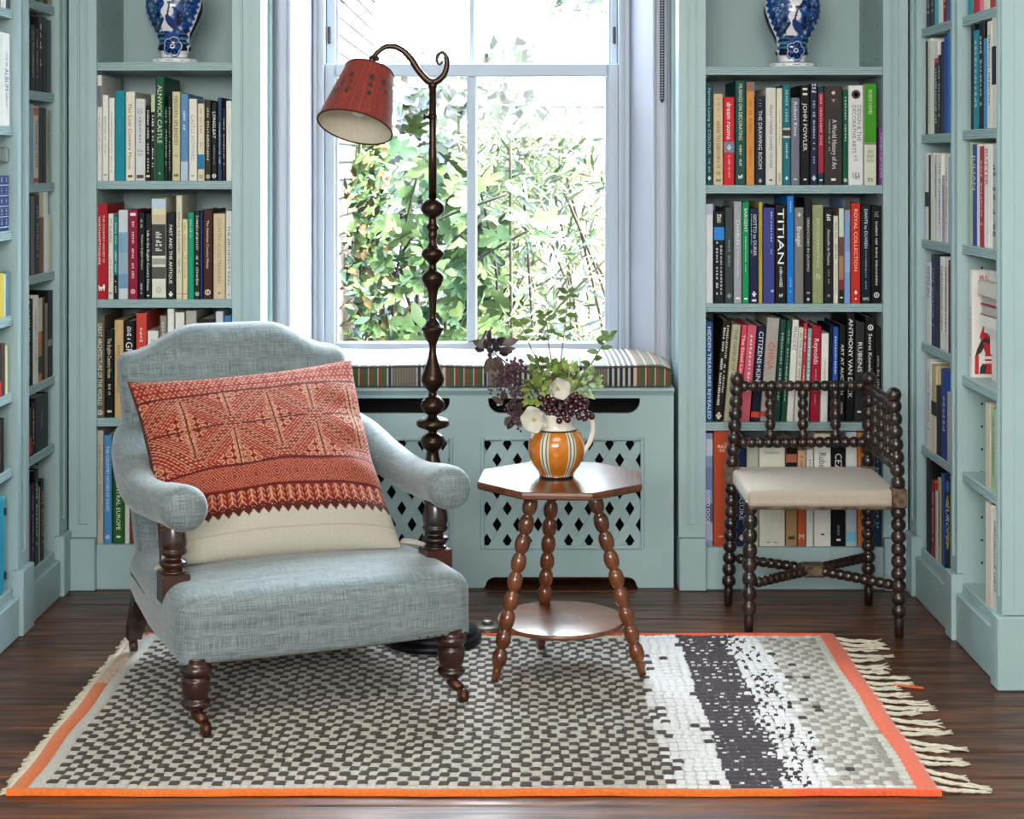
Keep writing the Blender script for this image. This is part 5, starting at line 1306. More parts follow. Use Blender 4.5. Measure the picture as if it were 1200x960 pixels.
for (fx, fy), tx_, ty_ in (((wx(580, 4.17), 4.175), wx(625, 4.2), 4.205), ((wx(753, 4.226), 4.225), wx(694, 4.2), 4.225), ((wx(634, 4.461), 4.455), wx(648, 4.36), 4.36)):
    a = inv @ Vector((fx, fy, RUGZ)); b_ = inv @ Vector((tx_, ty_, .503))
    bead_rod(G(), a, b_, 9, .0200, .0105, 16, 8, plain0=.035, rp=.0115, plain1=.02).build('leg', LEGW, tb)

# ------------------------------------------------------------------ bobbin corner chair
cc = thing('corner_chair', 'dark bobbin-turned corner chair with a cream upholstered seat', 'chair', (.88, 4.78, 0))
MC = Matrix.Translation((-.88, -4.78, 0))
BOB = mat('dark_worn_bobbin_wood', '#1b1210', .30, coat=.35, col2='#2f1e16', nscale=18)
BLK = mat('worn_square_block', '#3a2518', .5, col2='#6d5a44', nscale=60)
zs_ = .40
FL_, FR_, BL_, BR_ = (.676, 4.628), (1.092, 4.605), (.664, 4.935), (1.080, 4.945)
def cpart(g, name, m=None): return g.xf(MC).build(name, m or BOB, cc)
def P3(p, z, dx=0, dy=0): return (p[0]+dx, p[1]+dy, z)
rb, rs_ = .0208, .0115
for p, nm in ((FL_, 0), (FR_, 1), (BL_, 2), (BR_, 3)):
    out = (-.010 if p in (FL_, BL_) else .004)
    b0 = P3(p, 0, out*.6 if nm != 2 else -.012)
    cpart(bead_rod(G(), b0, P3(p, .372 if nm else .385), 9 if nm else 8, rb*1.02, rs_, 14, 7, plain0=.058, rp=.0135), 'leg')
for p, nm in ((FR_, 1), (BL_, 2), (BR_, 3)):
    top = P3(p, .675, {1: -.012, 2: .016, 3: .006}[nm])
    po = cpart(bead_rod(G(), P3(p, .42), top, 7, rb, rs_), 'back_post')
    c = Vector(top)+Vector((0, 0, .014)); k = .0215
    gf = G().lathe([(.009, -.016)]+[(max(.0008, k*math.cos(R(a))), k*math.sin(R(a))) for a in range(-50, 91, 14)], 16, c)
    gf.xf(MC).build('finial', BOB, po)
    g = G().bbox(p[0]-.021, p[0]+.021, p[1]-.021, p[1]+.021, .37, .425, .003)
    cpart(g, 'seat_block', BLK)
# rails and spindles: back and right side
def at(p, q, t, z): return (p[0]+(q[0]-p[0])*t, p[1]+(q[1]-p[1])*t, z)
BLt, BRt, FRt = (BL_[0]+.013, BL_[1]), (BR_[0]+.005, BR_[1]), (FR_[0]-.009, FR_[1])
for p, q, zu, zl, n in ((BLt, BRt, .668, .496, 14), (BRt, FRt, .660, .488, 12)):
    cpart(bead_rod(G(), at(p, q, .03, zu), at(p, q, .97, zu), n, .0165, .0105, 12, 7), 'back_rail')
    cpart(bead_rod(G(), at(p, q, .02, zl), at(p, q, .98, zl), n+1, .0172, .0105, 12, 7), 'back_rail')
    for t in (.255, .5, .745):
        cpart(bead_rod(G(), at(p, q, t, zl+.008), at(p, q, t, zu-.008), 5, .0165, .0095, 12, 7), 'spindle')
# crossed stretchers
cx_, cy_ = .882, 4.775
for p, q in ((BL_, FR_), (FL_, BR_)):
    for s in (p, q):
        v = Vector((cx_-s[0], cy_-s[1], 0)).normalized()
        cpart(bead_rod(G(), (s[0]+v.x*.018, s[1]+v.y*.018, .146), (cx_-v.x*.025, cy_-v.y*.025, .150), 9, .0155, .0100, 12, 6), 'stretcher')
cpart(G().bbox(cx_-.034, cx_+.034, cy_-.034, cy_+.034, .133, .166, .006), 'stretcher_block', BLK)
def cs_def(p):
    x, y, z = p.x, p.y, p.z
    return (.880+x*(1.0+.01*y), 4.780+y, .394+z+(.012*(1-(x/.22)**2)*(1-(y/.18)**2) if z > 0 else 0))
sea = mat('cream_seat_linen', '#ad9f90', .8, noise=.05, nscale=150, bump=.1, sheen=.2)
o = cpart(G().rbox(.432, .368, .048, .014, 6, cs_def, nr=3), 'seat', sea)
cpart(G().bbox(.668, 1.09, 4.603, 4.955, .362, .374, .003), 'seat_frame', BLK)
# ------------------------------------------------------------------ woven rug
def rug():
    x0, x1, y0, y1 = -1.085, .915, 3.452, 4.605
    t = thing('rug', 'flat woven check rug with orange borders and cream tassels', 'rug', (-.085, 4.03, 0))
    M = Matrix.Translation((.085, -4.03, 0))
    rs = random.Random(11)
    ORG = mat('orange_wool_border', '#d0641c', .9, noise=.2, nscale=160, bump=.4, sheen=.2)
    COR = mat('coral_wool_border', '#d6562e', .9, noise=.2, nscale=160, bump=.4, sheen=.2)
    PNK = mat('faded_pink_cream_border', '#c9a08c', .9, noise=.25, nscale=90, col2='#d8c9b6', bump=.4)
    cols = ['#b3aca0', '#382a24', '#24111e', '#d0cece', '#8b847a', '#bab5ab']
    ms = [mat('wool_%d' % i if 0 else ['wool_cream', 'wool_brown', 'wool_aubergine', 'wool_white', 'wool_taupe', 'wool_grey'][i], c, .95, noise=.16, nscale=220, bump=.3, sheen=.15) for i, c in enumerate(cols)]
    # backing
    G().box(x0+.006, x1-.006, y0+.006, y1-.006, 0.0004, .0075).xf(M).build('backing', ms[5], t)
    xa, xb = x0+.075, x1-.048
    cw, rh = .0222, .0255
    g = G(); nrow = int((y1-y0-.028)/rh); rh = (y1-y0-.028)/nrow
    ncol = int((xb-xa)/cw); cw = (xb-xa)/ncol
    wob = lambda x, y: .004*math.sin(x*9+y*5)+.003*math.sin(y*23+x*3)
    def tuft(xc, yc, w, h, mi):
        # low pillow: 4 x 3 grid of vertices
        V = []; F = []
        xs_ = (-.5, -.28, .28, .5); ys_ = (-.5, 0, .5)
        hz = .0128+rs.uniform(-.0008, .0012)+(.0012 if w < cw*.8 else 0)
        dy = wob(xc, yc)*.9+.0035*math.sin(xc*47+yc*19)+rs.uniform(-.0018, .0018)
        for j, b_ in enumerate(ys_):
            for i, a in enumerate(xs_):
                e = (abs(a) > .4) or (abs(b_) > .4)
                z = .0085 if e else hz
                V.append((xc+a*w, yc+b_*h*(1.04 if abs(a) < .4 else .66)+dy, z))
        for j in range(2):
            for i in range(3): F.append((j*4+i, j*4+i+1, j*4+5+i, j*4+4+i))
        g.add(V, F, mi, True)
    for r in range(nrow):
        yc = y0+.014+rh*(r+.5)
        off = (r % 2); jit = rs.uniform(-.0045, .0045)
        for c in range(ncol):
            xc = xa+cw*(c+.5)+(jit if 0 < c < ncol-1 else 0)+.003*math.sin(c*.9+r*.35); x = xc+.006*math.sin(yc*31)+.004*math.sin(yc*77)
            ck = (c+off) % 2
            edge_row = r < 1 or r >= nrow-1
            if x < .335: mi = 1 if ck else 0
            elif x < .372: mi = (1 if ck and rs.random() < .55 else 3)
            elif x < .462: mi = 3 if rs.random() > .035 else 2
            elif x < .592: mi = 2
            elif x < .70:
                p = .50*(1-(x-.592)/.14); mi = 3; tuft(xc, yc, cw, rh*.94, 3)
                for q_ in (-.25, .25):
                    if rs.random() < max(.07, p): tuft(xc+q_*cw, yc+rs.uniform(-.2, .2)*rh, cw*.6, rh*.62, 2)
                continue
            elif x < .835: mi = (4 if ck else 5) if rs.random() > (.05 if x < .76 else 0) else 2
            elif x < .845: mi = 4
            else: mi = 5
            if edge_row and mi in (1, 2, 4): mi = 0 if x < .335 else (3 if mi != 2 else 2)
            if .462 < x < .592:
                # long dark floats with pale flecks between the rows
                tuft(xc, yc, cw*1.12, rh*1.1, 2)
                if rs.random() < .36: q_ = rs.uniform(-.2, .2)*cw; g.box(xc+q_-cw*.24, xc+q_+cw*.2, yc-rh*.54, yc-rh*.40, .0105, .0136, 3)
                continue
            if mi == 1: tuft(xc+rs.uniform(-.001, .001), yc, cw*rs.uniform(1.05, 1.42), rh*rs.uniform(.88, 1.12), 1)
            else: tuft(xc, yc, cw*1.0, rh*.94, mi)
    g.xf(M).build('weave', ms, t, kind='stuff')
    # left edge: grey-white stripe, orange band fading to pink at the back, frayed cream edge
    def strip(name, xa_, xb_, ya, yb, m, n=26, h=.012, amp=.003):
        gg = G(); V = []; F = []
        for k in range(n+1):
            y = ya+(yb-ya)*k/n; d = amp*math.sin(y*17+xa_*9)
            for a, z in ((0, .0006), (.06, h*.8), (.35, h), (.65, h), (.94, h*.8), (1, .0006)): V.append((xa_+(xb_-xa_)*a+d, y, z))
        for k in range(n):
            for i in range(5): F.append((k*6+i, k*6+i+1, k*6+7+i, k*6+6+i))
        return gg.add(V, F, 0, True).xf(M).build(name, m, t)
    def hstrip(name, xa_, xb_, ya, yb, m, n=60, h=.013):
        gg = G(); V = []; F = []
        for k in range(n+1):
            x = xa_+(xb_-xa_)*k/n; d = .0022*math.sin(x*11)+.001*math.sin(x*41)
            for a, z in ((0, .0006), (.08, h*.75), (.4, h), (.7, h*.95), (1, .006)): V.append((x, ya+(yb-ya)*a+d, z))
        for k in range(n):
            for i in range(4): F.append((k*5+i, k*5+5+i, k*5+6+i, k*5+i+1))
        return gg.add(V, F, 0, True).xf(M).build(name, m, t)
    strip('edge_stripe', x0+.044, x0+.077, y0+.012, y1-.006, mat('wool_grey'), 26)
    ymid = y0+.62*(y1-y0)
    strip('side_border', x0+.008, x0+.045, y0+.004, ymid, ORG)
    strip('side_border', x0+.008, x0+.045, ymid, y1, PNK)
    hstrip('front_border', x0+.004, .60, y0-.003, y0+.016, ORG)
    hstrip('front_border', .60, x1-.004, y0-.003, y0+.016, COR)
    hstrip('rear_border', x0+.01, x1-.01, y1-.012, y1+.004, COR)
    strip('side_border', x1-.052, x1, y0+.002, y1, COR, h=.0125)
    # frayed yarn along the left edge
    g = G(); CRY = mat('cream_yarn', '#cfc4ae', .95, noise=.12, nscale=120)
    yy = y0+.006
    while yy < y1:
        L = rs.uniform(.012, .028); a = rs.uniform(-.4, .4)
        g.tube([(x0+.012, yy, .006), (x0+.002, yy+a*.003, .005), (x0+.008-L, yy+a*.012, .0025)], [.0032, .0035, .0022], 5)
        yy += .0065
    g.xf(M).build('frayed_edge', CRY, t, kind='stuff')
    # tassels on the right
    yy = y0+.02; k = 0
    TS = mat('tassel_cotton', '#c9c0ad', .95, noise=.12, nscale=160)
    TO = mat('orange_yarn', '#cf5a26', .95)
    while yy < y1-.004:
        g = G(); L = rs.uniform(.085, .135)*(1.15 if k % 5 == 1 else 1); ang = rs.uniform(-.32, .30)+(.10 if yy > 4.1 else 0)
        for s in range(4):
            P = []; o = (s-1.5)*.0032; cv = rs.uniform(-.02, .02)
            for i in range(7):
                u = i/6; sp = o*(1+2.2*max(0, u-.55))
                P.append((x1-.008+L*u*math.cos(ang), yy+L*u*math.sin(ang)+cv*u*u+sp+.0022*math.sin(u*14+s*1.7), .0035+.0022*math.cos(u*14+s*1.7)+.006*(1-u)**3))
            g.tube(P, [.0030, .0030, .0030, .0028, .0028, .0026, .0014], 6)
        g.xf(M).build('tassel', TS, t)
        if k == 17: pass
        yy += .047+rs.uniform(-.006, .008); k += 1
    P = catmull([(x1-.006, 4.17, .008), (x1+.05, 4.176, .004), (x1+.10, 4.160, .0035), (x1+.135, 4.150, .003)], 5)
    G().tube(P, [.0032]*(len(P)-1)+[.0012], 6).xf(M).build('loose_orange_yarn', TO, t)
rug()

# ------------------------------------------------------------------ blue and white vases
def vase(px, d, zb, label):
    t = thing('vase', label, 'vase', (wx(px, d), d, zb), (0, 0, 0), 'pair of blue and white vases')
    s = d/F_
    body = [(28, 0), (28.5, 3.4), (24, 5.6), (17, 6.6), (15.8, 8.0), (16.4, 11), (18.8, 14.6), (20.2, 17), (19.2, 19.6), (18.0, 22), (18.2, 26), (20.0, 30), (23.8, 38), (28.0, 46), (31.2, 54), (33.0, 61), (33.4, 67), (32.6, 75), (29.6, 87), (25, 95), (19.5, 101), (16.2, 105), (15.4, 110), (17.5, 113), (17.8, 115)]
    prof = [(r*s, z*s) for r, z in resample_profile(body, 6)]
    seg = 220; WH, NV, BL, LB, TQ = (np.array(hx(c)) for c in ('#e4e4e8', '#10173a', '#1f4f9e', '#6f9cc8', '#2a6a8a'))
    r2 = random.Random(3)
    blobs = [(r2.uniform(-1.25, 1.25), r2.uniform(30, 102), r2.uniform(1.2, 3.6), r2.choice([BL, NV, LB, LB, BL, TQ, BL, NV, NV, LB*.6+WH*.4])) for _ in range(520)]
    cells = {}
    for b_ in blobs: cells.setdefault(int(b_[1]//8), []).append(b_)
    def colf(a, r, z):
        th = ((a+math.pi/2+math.pi) % (2*math.pi))-math.pi     # 0 faces the room
        zz = z/s; u = th*r/s                                   # px to the right of the axis, on the surface
        if zz < 5.2: return tuple(NV if int(th*7) % 3 == 0 and 2.0 < zz < 2.8 else WH)
        if 5.2 <= zz < 6.2: return tuple(NV)
        fu, fz = u-1.5, zz-19                                   # flower at the foot of the picture
        fr_ = math.hypot(fu, fz); fa = math.atan2(fz, fu); lim = 9.5+2.2*abs(math.cos(fa*2.5))
        if abs(th) < 1.6 and fr_ < lim:
            if fr_ < 1.6: return tuple(NV)
            if fr_ < 2.8: return tuple(WH)
            if fr_ > lim-1.3: return tuple(LB*.6+WH*.4)
            return tuple(BL*.8 if math.cos(fa*10) > -.2 else NV)
        if abs(th) < 1.6 and fr_ < lim+1: return tuple(NV)
        if zz < 13.5: return tuple(WH)
        half = float(np.interp(zz, [13, 20, 26, 34, 48, 62, 74, 86, 100], [15, 17, 16, 17.5, 24.5, 29.5, 31, 27, 17]))
        rel = abs(math.sin(th))*r/s
        if abs(th) > 1.57 or rel > half+2.2:
            return tuple(NV)
        if rel > half+.6+.9*math.sin(zz*.9): return tuple(WH)
        if zz < 22: return tuple(NV*.9)
        if zz < 34:
            if abs(u-1) < 9-(34-zz)*.25: return tuple(BL*(.85+.25*math.sin(u*1.7+zz)))
            return tuple(NV if (zz % 6) < 2.4 else TQ*.8+LB*.2)
        # picture: bird on a branch, white sky down the middle, foliage either side
        bx, bz = u-1.5, zz-46
        if (bx*.75+bz*.5)**2/16+(bz*.75-bx*.5)**2/80 < 1: return tuple(NV*.6+BL*.4)
        if abs(bx+4.0-.25*(bz-6)) < 1.1 and 5 < bz < 22: return tuple(NV)
        if 20.5 < bz < 23.5 and -3 < bx < 4.5: return tuple(NV)
        mid = abs(u+2-.08*(zz-60)) < 5.5+2*math.sin(zz*.35) and zz > 36
        if mid: return tuple(WH*.92)
        c = BL*(.75+.35*math.sin(u*1.1)*math.sin(zz*.8))
        for k in (int(zz//8)-1, int(zz//8), int(zz//8)+1):
            for bt, bz_, br, bc in cells.get(k, ()):
                q = math.hypot(u-bt*24, zz-bz_)
                if q < br*.55: c = bc
                elif q < br and q > br*.72: c = NV*.7+bc*.3
        return tuple(np.clip(c, 0, 1))
    m = mat('delft_glaze', vcol='Col', rough=.12, coat=.5)
    fine = []
    for k in range(len(prof)-1):
        n = max(1, int(abs(prof[k+1][1]-prof[k][1])/s/.55))
        for i in range(n): fine.append((prof[k][0]+(prof[k+1][0]-prof[k][0])*i/n, prof[k][1]+(prof[k+1][1]-prof[k][1])*i/n))
    fine.append(prof[-1])
    G().lathe(fine, seg, colf=colf).build('body', m, t)
    lid = [(17.8, 115), (20, 116), (20.4, 118), (17, 123), (11, 128), (6, 131), (4, 134), (5, 138), (7, 142), (6, 147), (3, 150), (.5, 151)]
    G().lathe([(r*s, z*s) for r, z in resample_profile(lid, 3)], 32, colf=lambda a, r, z: tuple(NV if int(a*6) % 2 else WH)).build('lid', m, t)
vase(204.5, 5.20, ZL[0]+.0005, 'blue and white vase on the top shelf left of the window')
vase(928, 5.20, ZR[0]+.0005, 'blue and white vase on the top shelf right of the window')

# ------------------------------------------------------------------ striped jug
TTZ = .5205
JX, JY = wx(652, 4.28), 4.28
jug = thing('jug', 'orange jug with white, green and black vertical stripes and white handle', 'jug', (JX, JY, TTZ), (0, 0, R(3)))
s_ = 4.28/F_
jb = [(16, 0), (19.5, .4), (20.5, 2), (20.5, 4), (23, 8), (27.5, 14), (31.2, 22), (33, 31), (32.6, 40), (30.5, 47), (26.5, 53), (22.5, 56.5), (20.6, 59), (20.2, 62), (20.4, 66), (20.8, 70), (21.4, 73), (20.6, 74), (19.4, 72), (18.8, 66), (19, 60), (26, 50), (29, 34), (25, 14), (16, 5), (1, 5)]
def jcol(a, r, z):
    zz = z/s_; O, Wt, Gn, Bk, Bl = (np.array(hx(c)) for c in ('#bf6f1c', '#dcd6c8', '#8fa384', '#1c211f', '#2a3450'))
    if zz < 2.6: return tuple(Bl)
    if zz > 54.5: return tuple(Bk) if zz < 56.3 and r > 22*s_*.9 else tuple(Wt)
    p = ((a+math.pi/2)/(2*math.pi/6)) % 1
    q = abs(p-.5)
    if q < .035: return tuple(Wt*.9)
    if q < .075: return tuple(Bk)
    if q < .115: return tuple(Gn)
    if q < .15: return tuple(Wt)
    n = .5+.5*math.sin(a*23+zz*.4)*math.sin(zz*.9+a*5)
    return tuple(O*(.86+.24*n))
fine = []
jp = resample_profile(jb, 4)
G().lathe([(r*s_, z*s_) for r, z in jp], 180, colf=jcol).build('body', mat('jug_glaze', vcol='Col', rough=.12, coat=.6), jug)
H_ = catmull([(19.5, 71), (28, 75), (37, 73), (42, 64), (42.5, 52), (39, 40), (34, 32), (31, 27)], 6)
G().tube([(r*s_, -.004, z*s_) for r, z in H_], [float(np.interp(i/(len(H_)-1), [0, .3, 1], [.0085, .0075, .0062])) for i in range(len(H_))], 12, flat=1.25, up=(0, 1, 0)).build('handle', mat('white_glaze', '#dcd6cc', .15, coat=.5), jug)
g = G().tube([((-16)*s_, -.010, 69*s_), ((-23)*s_, -.013, 73*s_), ((-26)*s_, -.014, 75.5*s_)], [.012, .010, .006], 12)
g.build('spout', mat('white_glaze'), jug)

# ------------------------------------------------------------------ flowers in the jug
def fp(px, py, dy=0): return Vector((wx(px, 4.28+dy), 4.28+dy, wz(py, 4.28+dy)))
LEAFD = mat('dark_plum_leaf', '#2e2126', .45, col2='#3f2b2a', nscale=30)
LEAFB = mat('bronze_leaf', '#4a3a2a', .5, col2='#3a2a2a', nscale=30)
LEAFG = mat('fresh_green_leaf', '#3d5522', .5, col2='#5c7632', nscale=40)
LEAFL = mat('lime_bract', '#6f8438', .55, col2='#93a55a', nscale=40)
LEAFV = mat('silver_green_leaf', '#62804a', .55, col2='#b3c096', nscale=60)
STEM = mat('green_brown_stem', '#4a4a2c', .6)
STEMD = mat('dark_stem', '#33241f', .6)
BERRY = mat('dark_red_berry', '#36081a', .15, coat=.6)
MAUVE = mat('mauve_bud', '#361c28', .5, col2='#54323e', nscale=60)
PETAL = mat('white_petal', '#bfbbae', .65, sheen=.1)
YEL = mat('flower_centre', '#b9a84a', .7)
def leaf_mesh(g, base, tip, w, nrm, curl=.15, mi=0, n=4, shape=None):
    base, tip = Vector(base), Vector(tip); ax = tip-base; L = ax.length; ax.normalize()
    nrm = Vector(nrm); nrm = (nrm-ax*nrm.dot(ax)); nrm = nrm.normalized() if nrm.length > 1e-5 else ax.orthogonal().normalized()
    sd = ax.cross(nrm); V = []; F = []
    for k in range(n+1):
        t = k/n; ww = w*(shape(t) if shape else math.sin(math.pi*min(1, t*.92+.05))**.8*(1-.25*t)); c = base+ax*L*t+nrm*(-curl*L*(t*t)+curl*L*t*.6)
        V += [c-sd*ww+nrm*ww*.25, c, c+sd*ww+nrm*ww*.25]
    for k in range(n):
        F += [(k*3, k*3+1, k*3+4, k*3+3), (k*3+1, k*3+2, k*3+5, k*3+4)]
    g.add(V, F, mi, True); return g
def ball(g, c, r, mi=0, seg=8, rings=5):
    return g.lathe([(max(.0003, r*math.sin(math.pi*k/rings)), -r*math.cos(math.pi*k/rings)) for k in range(rings+1)], seg, c, mi, caps=False)
rf = random.Random(21)
MOUTH = Vector((JX-.002, JY, TTZ+.150))
def branch(name, label, path, leaves, lm, sm, w=.0075, rad=.0016, L=.026, cat='flower stem'):
    t = thing(name, label, cat, tuple(MOUTH)); inv = Matrix.Translation(-MOUTH)
    P = catmull([MOUTH+Vector((rf.uniform(-.01, .01), rf.uniform(-.008, .008), -.05))]+path, 5)
    G().tube(P, [rad*(1.25-.6*i/len(P)) for i in range(len(P))], 6).xf(inv).build('stem', sm, t)
    for b_, tp, ww in leaves:
        leaf_mesh(G(), b_, tp, ww, (rf.uniform(-.5, .5), -1, .5+rf.uniform(-.4, .4))).xf(inv).build('leaf', lm, t)
    return t
def along(P, ts, L, w, spread=1.):
    out = []; C_ = catmull(P, 8)
    for i, tt in enumerate(ts):
        c = Vector(C_[int(tt*(len(C_)-1))]); sd = 1 if i % 2 else -1
        d = Vector((sd*rf.uniform(.6, 1.)*spread, rf.uniform(-.6, .3), rf.uniform(-.1, .55))).normalized()
        out.append((c, c+d*L*rf.uniform(.75, 1.15), w*rf.uniform(.8, 1.15)))
    return out
for lab, pts_, ts, lm in (
    ('tallest thin leafy green stem in the striped jug', [fp(656, 440), fp(660, 400), fp(664, 365), fp(665, 342)], [.30, .42, .5, .58, .66, .74, .84, .92, .98, 1], LEAFG),
    ('thin green stem left of the tallest one in the jug', [fp(648, 440), fp(643, 405), fp(641, 380), fp(637, 366)], [.35, .5, .62, .72, .82, .9, 1], LEAFG),
    ('green stem leaning left over the seat cushion', [fp(634, 435), fp(622, 408), fp(613, 385), fp(605, 374)], [.4, .55, .75, .85, 1], LEAFG),
    ('green stem leaning right over the striped cushion', [fp(680, 445), fp(692, 428), fp(704, 408), fp(715, 393)], [.25, .4, .55, .66, .75, .84, .92, 1, .98], LEAFG)):
    P = [MOUTH]+pts_
    branch('leafy_stem', lab, pts_, along(P, [.35+.65*q for q in ts], .030, .0088), lm, STEM)
# lime and silver foliage round the rim
def foliage(name, label, c, rx, rz, n, lm, L, w, sm=STEM, cat='foliage', dy=.03):
    t = thing(name, label, cat, tuple(MOUTH)); inv = Matrix.Translation(-MOUTH); c = Vector(c)
    P = catmull([MOUTH+Vector((0, 0, -.05)), (MOUTH+c)/2+Vector((0, 0, .01)), c], 5)
    G().tube(P, .0018, 6).xf(inv).build('stem', sm, t)
    for k in range(n):
        b_ = c+Vector((rf.uniform(-rx, rx), rf.uniform(-dy, dy), rf.uniform(-rz, rz)))*.8
        d = (b_-c)*1.2+Vector((rf.uniform(-1, 1), rf.uniform(-1, .4), rf.uniform(-.5, .9)))*.6*max(rx, rz)
        d = d.normalized()
        leaf_mesh(G(), b_, b_+d*L*rf.uniform(.7, 1.2), w*rf.uniform(.75, 1.2), (rf.uniform(-.6, .6), -1, rf.uniform(-.2, .9)), rf.uniform(.05, .35)).xf(inv).build('leaf', lm, t)
    return t
foliage('lime_sprig', 'lime green leafy sprig at the left rim of the jug', fp(629, 457), .034, .040, 40, LEAFL, .026, .0095)
foliage('lime_sprig', 'lime green sprig in the middle above the jug', fp(638, 438, .01), .045, .045, 46, LEAFG, .026, .0088)
foliage('lime_sprig', 'yellow-green sprig behind the upper white flower', fp(664, 446, .02), .036, .042, 34, LEAFL, .025, .0085)
foliage('variegated_sprig', 'silver-edged green sprig at the right of the bunch', fp(684, 448), .040, .038, 46, LEAFV, .025, .0078)
# dark foliage on the left
t = foliage('dark_leaf_sprig', 'dark plum leaf spray standing out left of the bunch', fp(577, 412), .028, .030, 20, LEAFD, .036, .0115, STEMD)
inv = Matrix.Translation(-MOUTH)
g = G(); c = fp(578, 404)
for k in range(38):
    v = Vector((rf.gauss(0, 1), rf.gauss(0, 1), rf.gauss(0, 1))).normalized(); ball(g, c+Vector((v.x*.022, v.y*.018, v.z*.017)), rf.uniform(.0035, .005), 0, 6, 4)
g.xf(inv).build('bud_head', mat('aubergine_bud', '#231a2a', .4), t, kind='stuff')
for a, b_, w in ((fp(588, 404), fp(608, 398), .013), (fp(586, 412), fp(604, 408), .010), (fp(576, 418), fp(568, 438), .013), (fp(582, 418), fp(590, 440), .012), (fp(575, 420), fp(581, 436), .012)):
    leaf_mesh(G(), a, b_, w, (.2, -1, .4), .2).xf(inv).build('leaf', LEAFD if b_.z > fp(0, 420).z else LEAFB, t)
# mauve seed heads drooping on the left
def seed_head(label, cs, n, m):
    t = thing('seed_head', label, 'seed head', tuple(MOUTH)); inv = Matrix.Translation(-MOUTH)
    P = catmull([MOUTH+Vector((0, 0, -.05)), (MOUTH+cs[0])/2+Vector((0, -.01, .03))]+cs, 5)
    G().tube(P, .0017, 6).xf(inv).build('stem', STEMD, t)
    g = G(); C_ = catmull(cs, 12)
    for k in range(n):
        c = Vector(C_[rf.randrange(len(C_))]); v = Vector((rf.gauss(0, 1), rf.gauss(0, 1), rf.gauss(0, 1)))*.0125
        ball(g, c+v, rf.uniform(.0028, .0044), 0, 6, 4)
        if k % 3 == 0: g.tube([c, c+v], .0006, 4)
    g.xf(inv).build('buds', m, t, kind='stuff'); return t
seed_head('upper mauve seed head left in the bunch', [fp(604, 445, -.03), fp(592, 440, -.035), fp(582, 452, -.04)], 110, MAUVE)
seed_head('drooping mauve seed head hanging before the jug rim', [fp(608, 455, -.04), fp(602, 470, -.05), fp(603, 484, -.055), fp(606, 492, -.055)], 130, MAUVE)
seed_head('dusky mauve seed head behind the drooping one', [fp(610, 432, -.01), fp(600, 428, -.015), fp(594, 430, -.02)], 70, mat('dusky_bud', '#5a3a42', .5))
foliage('bronze_leaf_sprig', 'bronze leaves below the mauve seed heads', fp(600, 478, -.05), .040, .040, 9, LEAFB, .034, .011, STEMD)
# white flowers
def flower(label, c, face, r, cup):
    t = thing('white_flower', label, 'flower', tuple(MOUTH)); inv = Matrix.Translation(-MOUTH); c = Vector(c); f = Vector(face).normalized()
    P = catmull([MOUTH+Vector((0, 0, -.04)), (MOUTH+c)/2-f*.02, c-f*.006], 5)
    G().tube(P, .0018, 6).xf(inv).build('stem', STEM, t)
    a = f.orthogonal().normalized(); b_ = f.cross(a)
    for k in range(6):
        th = k*math.pi/3+rf.uniform(-.12, .12); d = a*math.cos(th)+b_*math.sin(th); lay = k % 2
        cp = cup*(1.15 if lay else .75)*rf.uniform(.85, 1.2); rr = r*rf.uniform(.9, 1.1)
        sd = f.cross(d); V = []; F = []; NU, NV = 6, 6
        for iv in range(NV+1):
            t_ = iv/NV; w = rr*.56*(math.sin(math.pi*min(1, .12+t_*.80)))**.75*(1.12 if t_ > .4 else .6+1.3*t_)
            for iu in range(NU+1):
                s_2 = iu/NU*2-1
                lift = cp*rr*(t_**1.3)*(1+.35*s_2*s_2)-.22*rr*max(0, t_-.75)*2+.05*rr*math.sin(s_2*7+k)*t_
                tipin = -.10*rr*(abs(s_2)**2)*t_
                V.append(c+d*(rr*t_*(1-.18*cp)+tipin)+sd*(w*s_2)+f*(lift+.0015*lay))
        for iv in range(NV):
            for iu in range(NU): q = iv*(NU+1)+iu; F.append((q, q+1, q+NU+2, q+NU+1))
        G().add(V, F, 0, True).xf(inv).build('petal', PETAL, t)
    g = G()
    for k in range(16):
        th = k*2.4; rr = .0012*math.sqrt(k)*1.1; q = c+f*(.004+.002*(k % 3))+a*rr*math.cos(th)+b_*rr*math.sin(th); ball(g, q, .0014, 0, 6, 3)
    g.xf(inv).build('stamens', YEL, t, kind='stuff')
flower('upper white flower in the middle of the bunch', fp(653, 456, -.035), (.35, -1, .15), .032, .62)
flower('lower white flower against the left rim of the jug', fp(626, 492, -.06), (-.15, -1, .10), .037, .42)
# berry clusters
def berries(label, c, n, rx, rz):
    t = thing('berry_cluster', label, 'berries', tuple(MOUTH)); inv = Matrix.Translation(-MOUTH); c = Vector(c)
    P = catmull([MOUTH+Vector((0, 0, -.03)), (MOUTH+c)/2+Vector((0, 0, .025)), c+Vector((0, .004, rz*.6))], 5)
    G().tube(P, .0014, 6).xf(inv).build('stem', STEM, t)
    pts = []; tries = 0
    while len(pts) < n and tries < 900:
        tries += 1
        q = c+Vector((rf.uniform(-rx, rx), rf.uniform(-.016, .014), rf.uniform(-rz, rz)))
        if all((q-p).length > .0138 for p in pts): pts.append(q)
    for q in pts:
        g = ball(G(), q, rf.uniform(.0080, .0094), 0, 12, 8); g.xf(inv).build('berry', BERRY, t)
berries('dark red berries left of the upper white flower stem', fp(643, 473, -.045), 11, .022, .020)
berries('dark red berries hanging over the jug front', fp(661, 482, -.05), 13, .020, .026)
berries('dark red berries below the silver sprig', fp(676, 471, -.045), 12, .024, .022)
berries('dark red berries at the far right above the handle', fp(686, 482, -.04), 11, .020, .024)

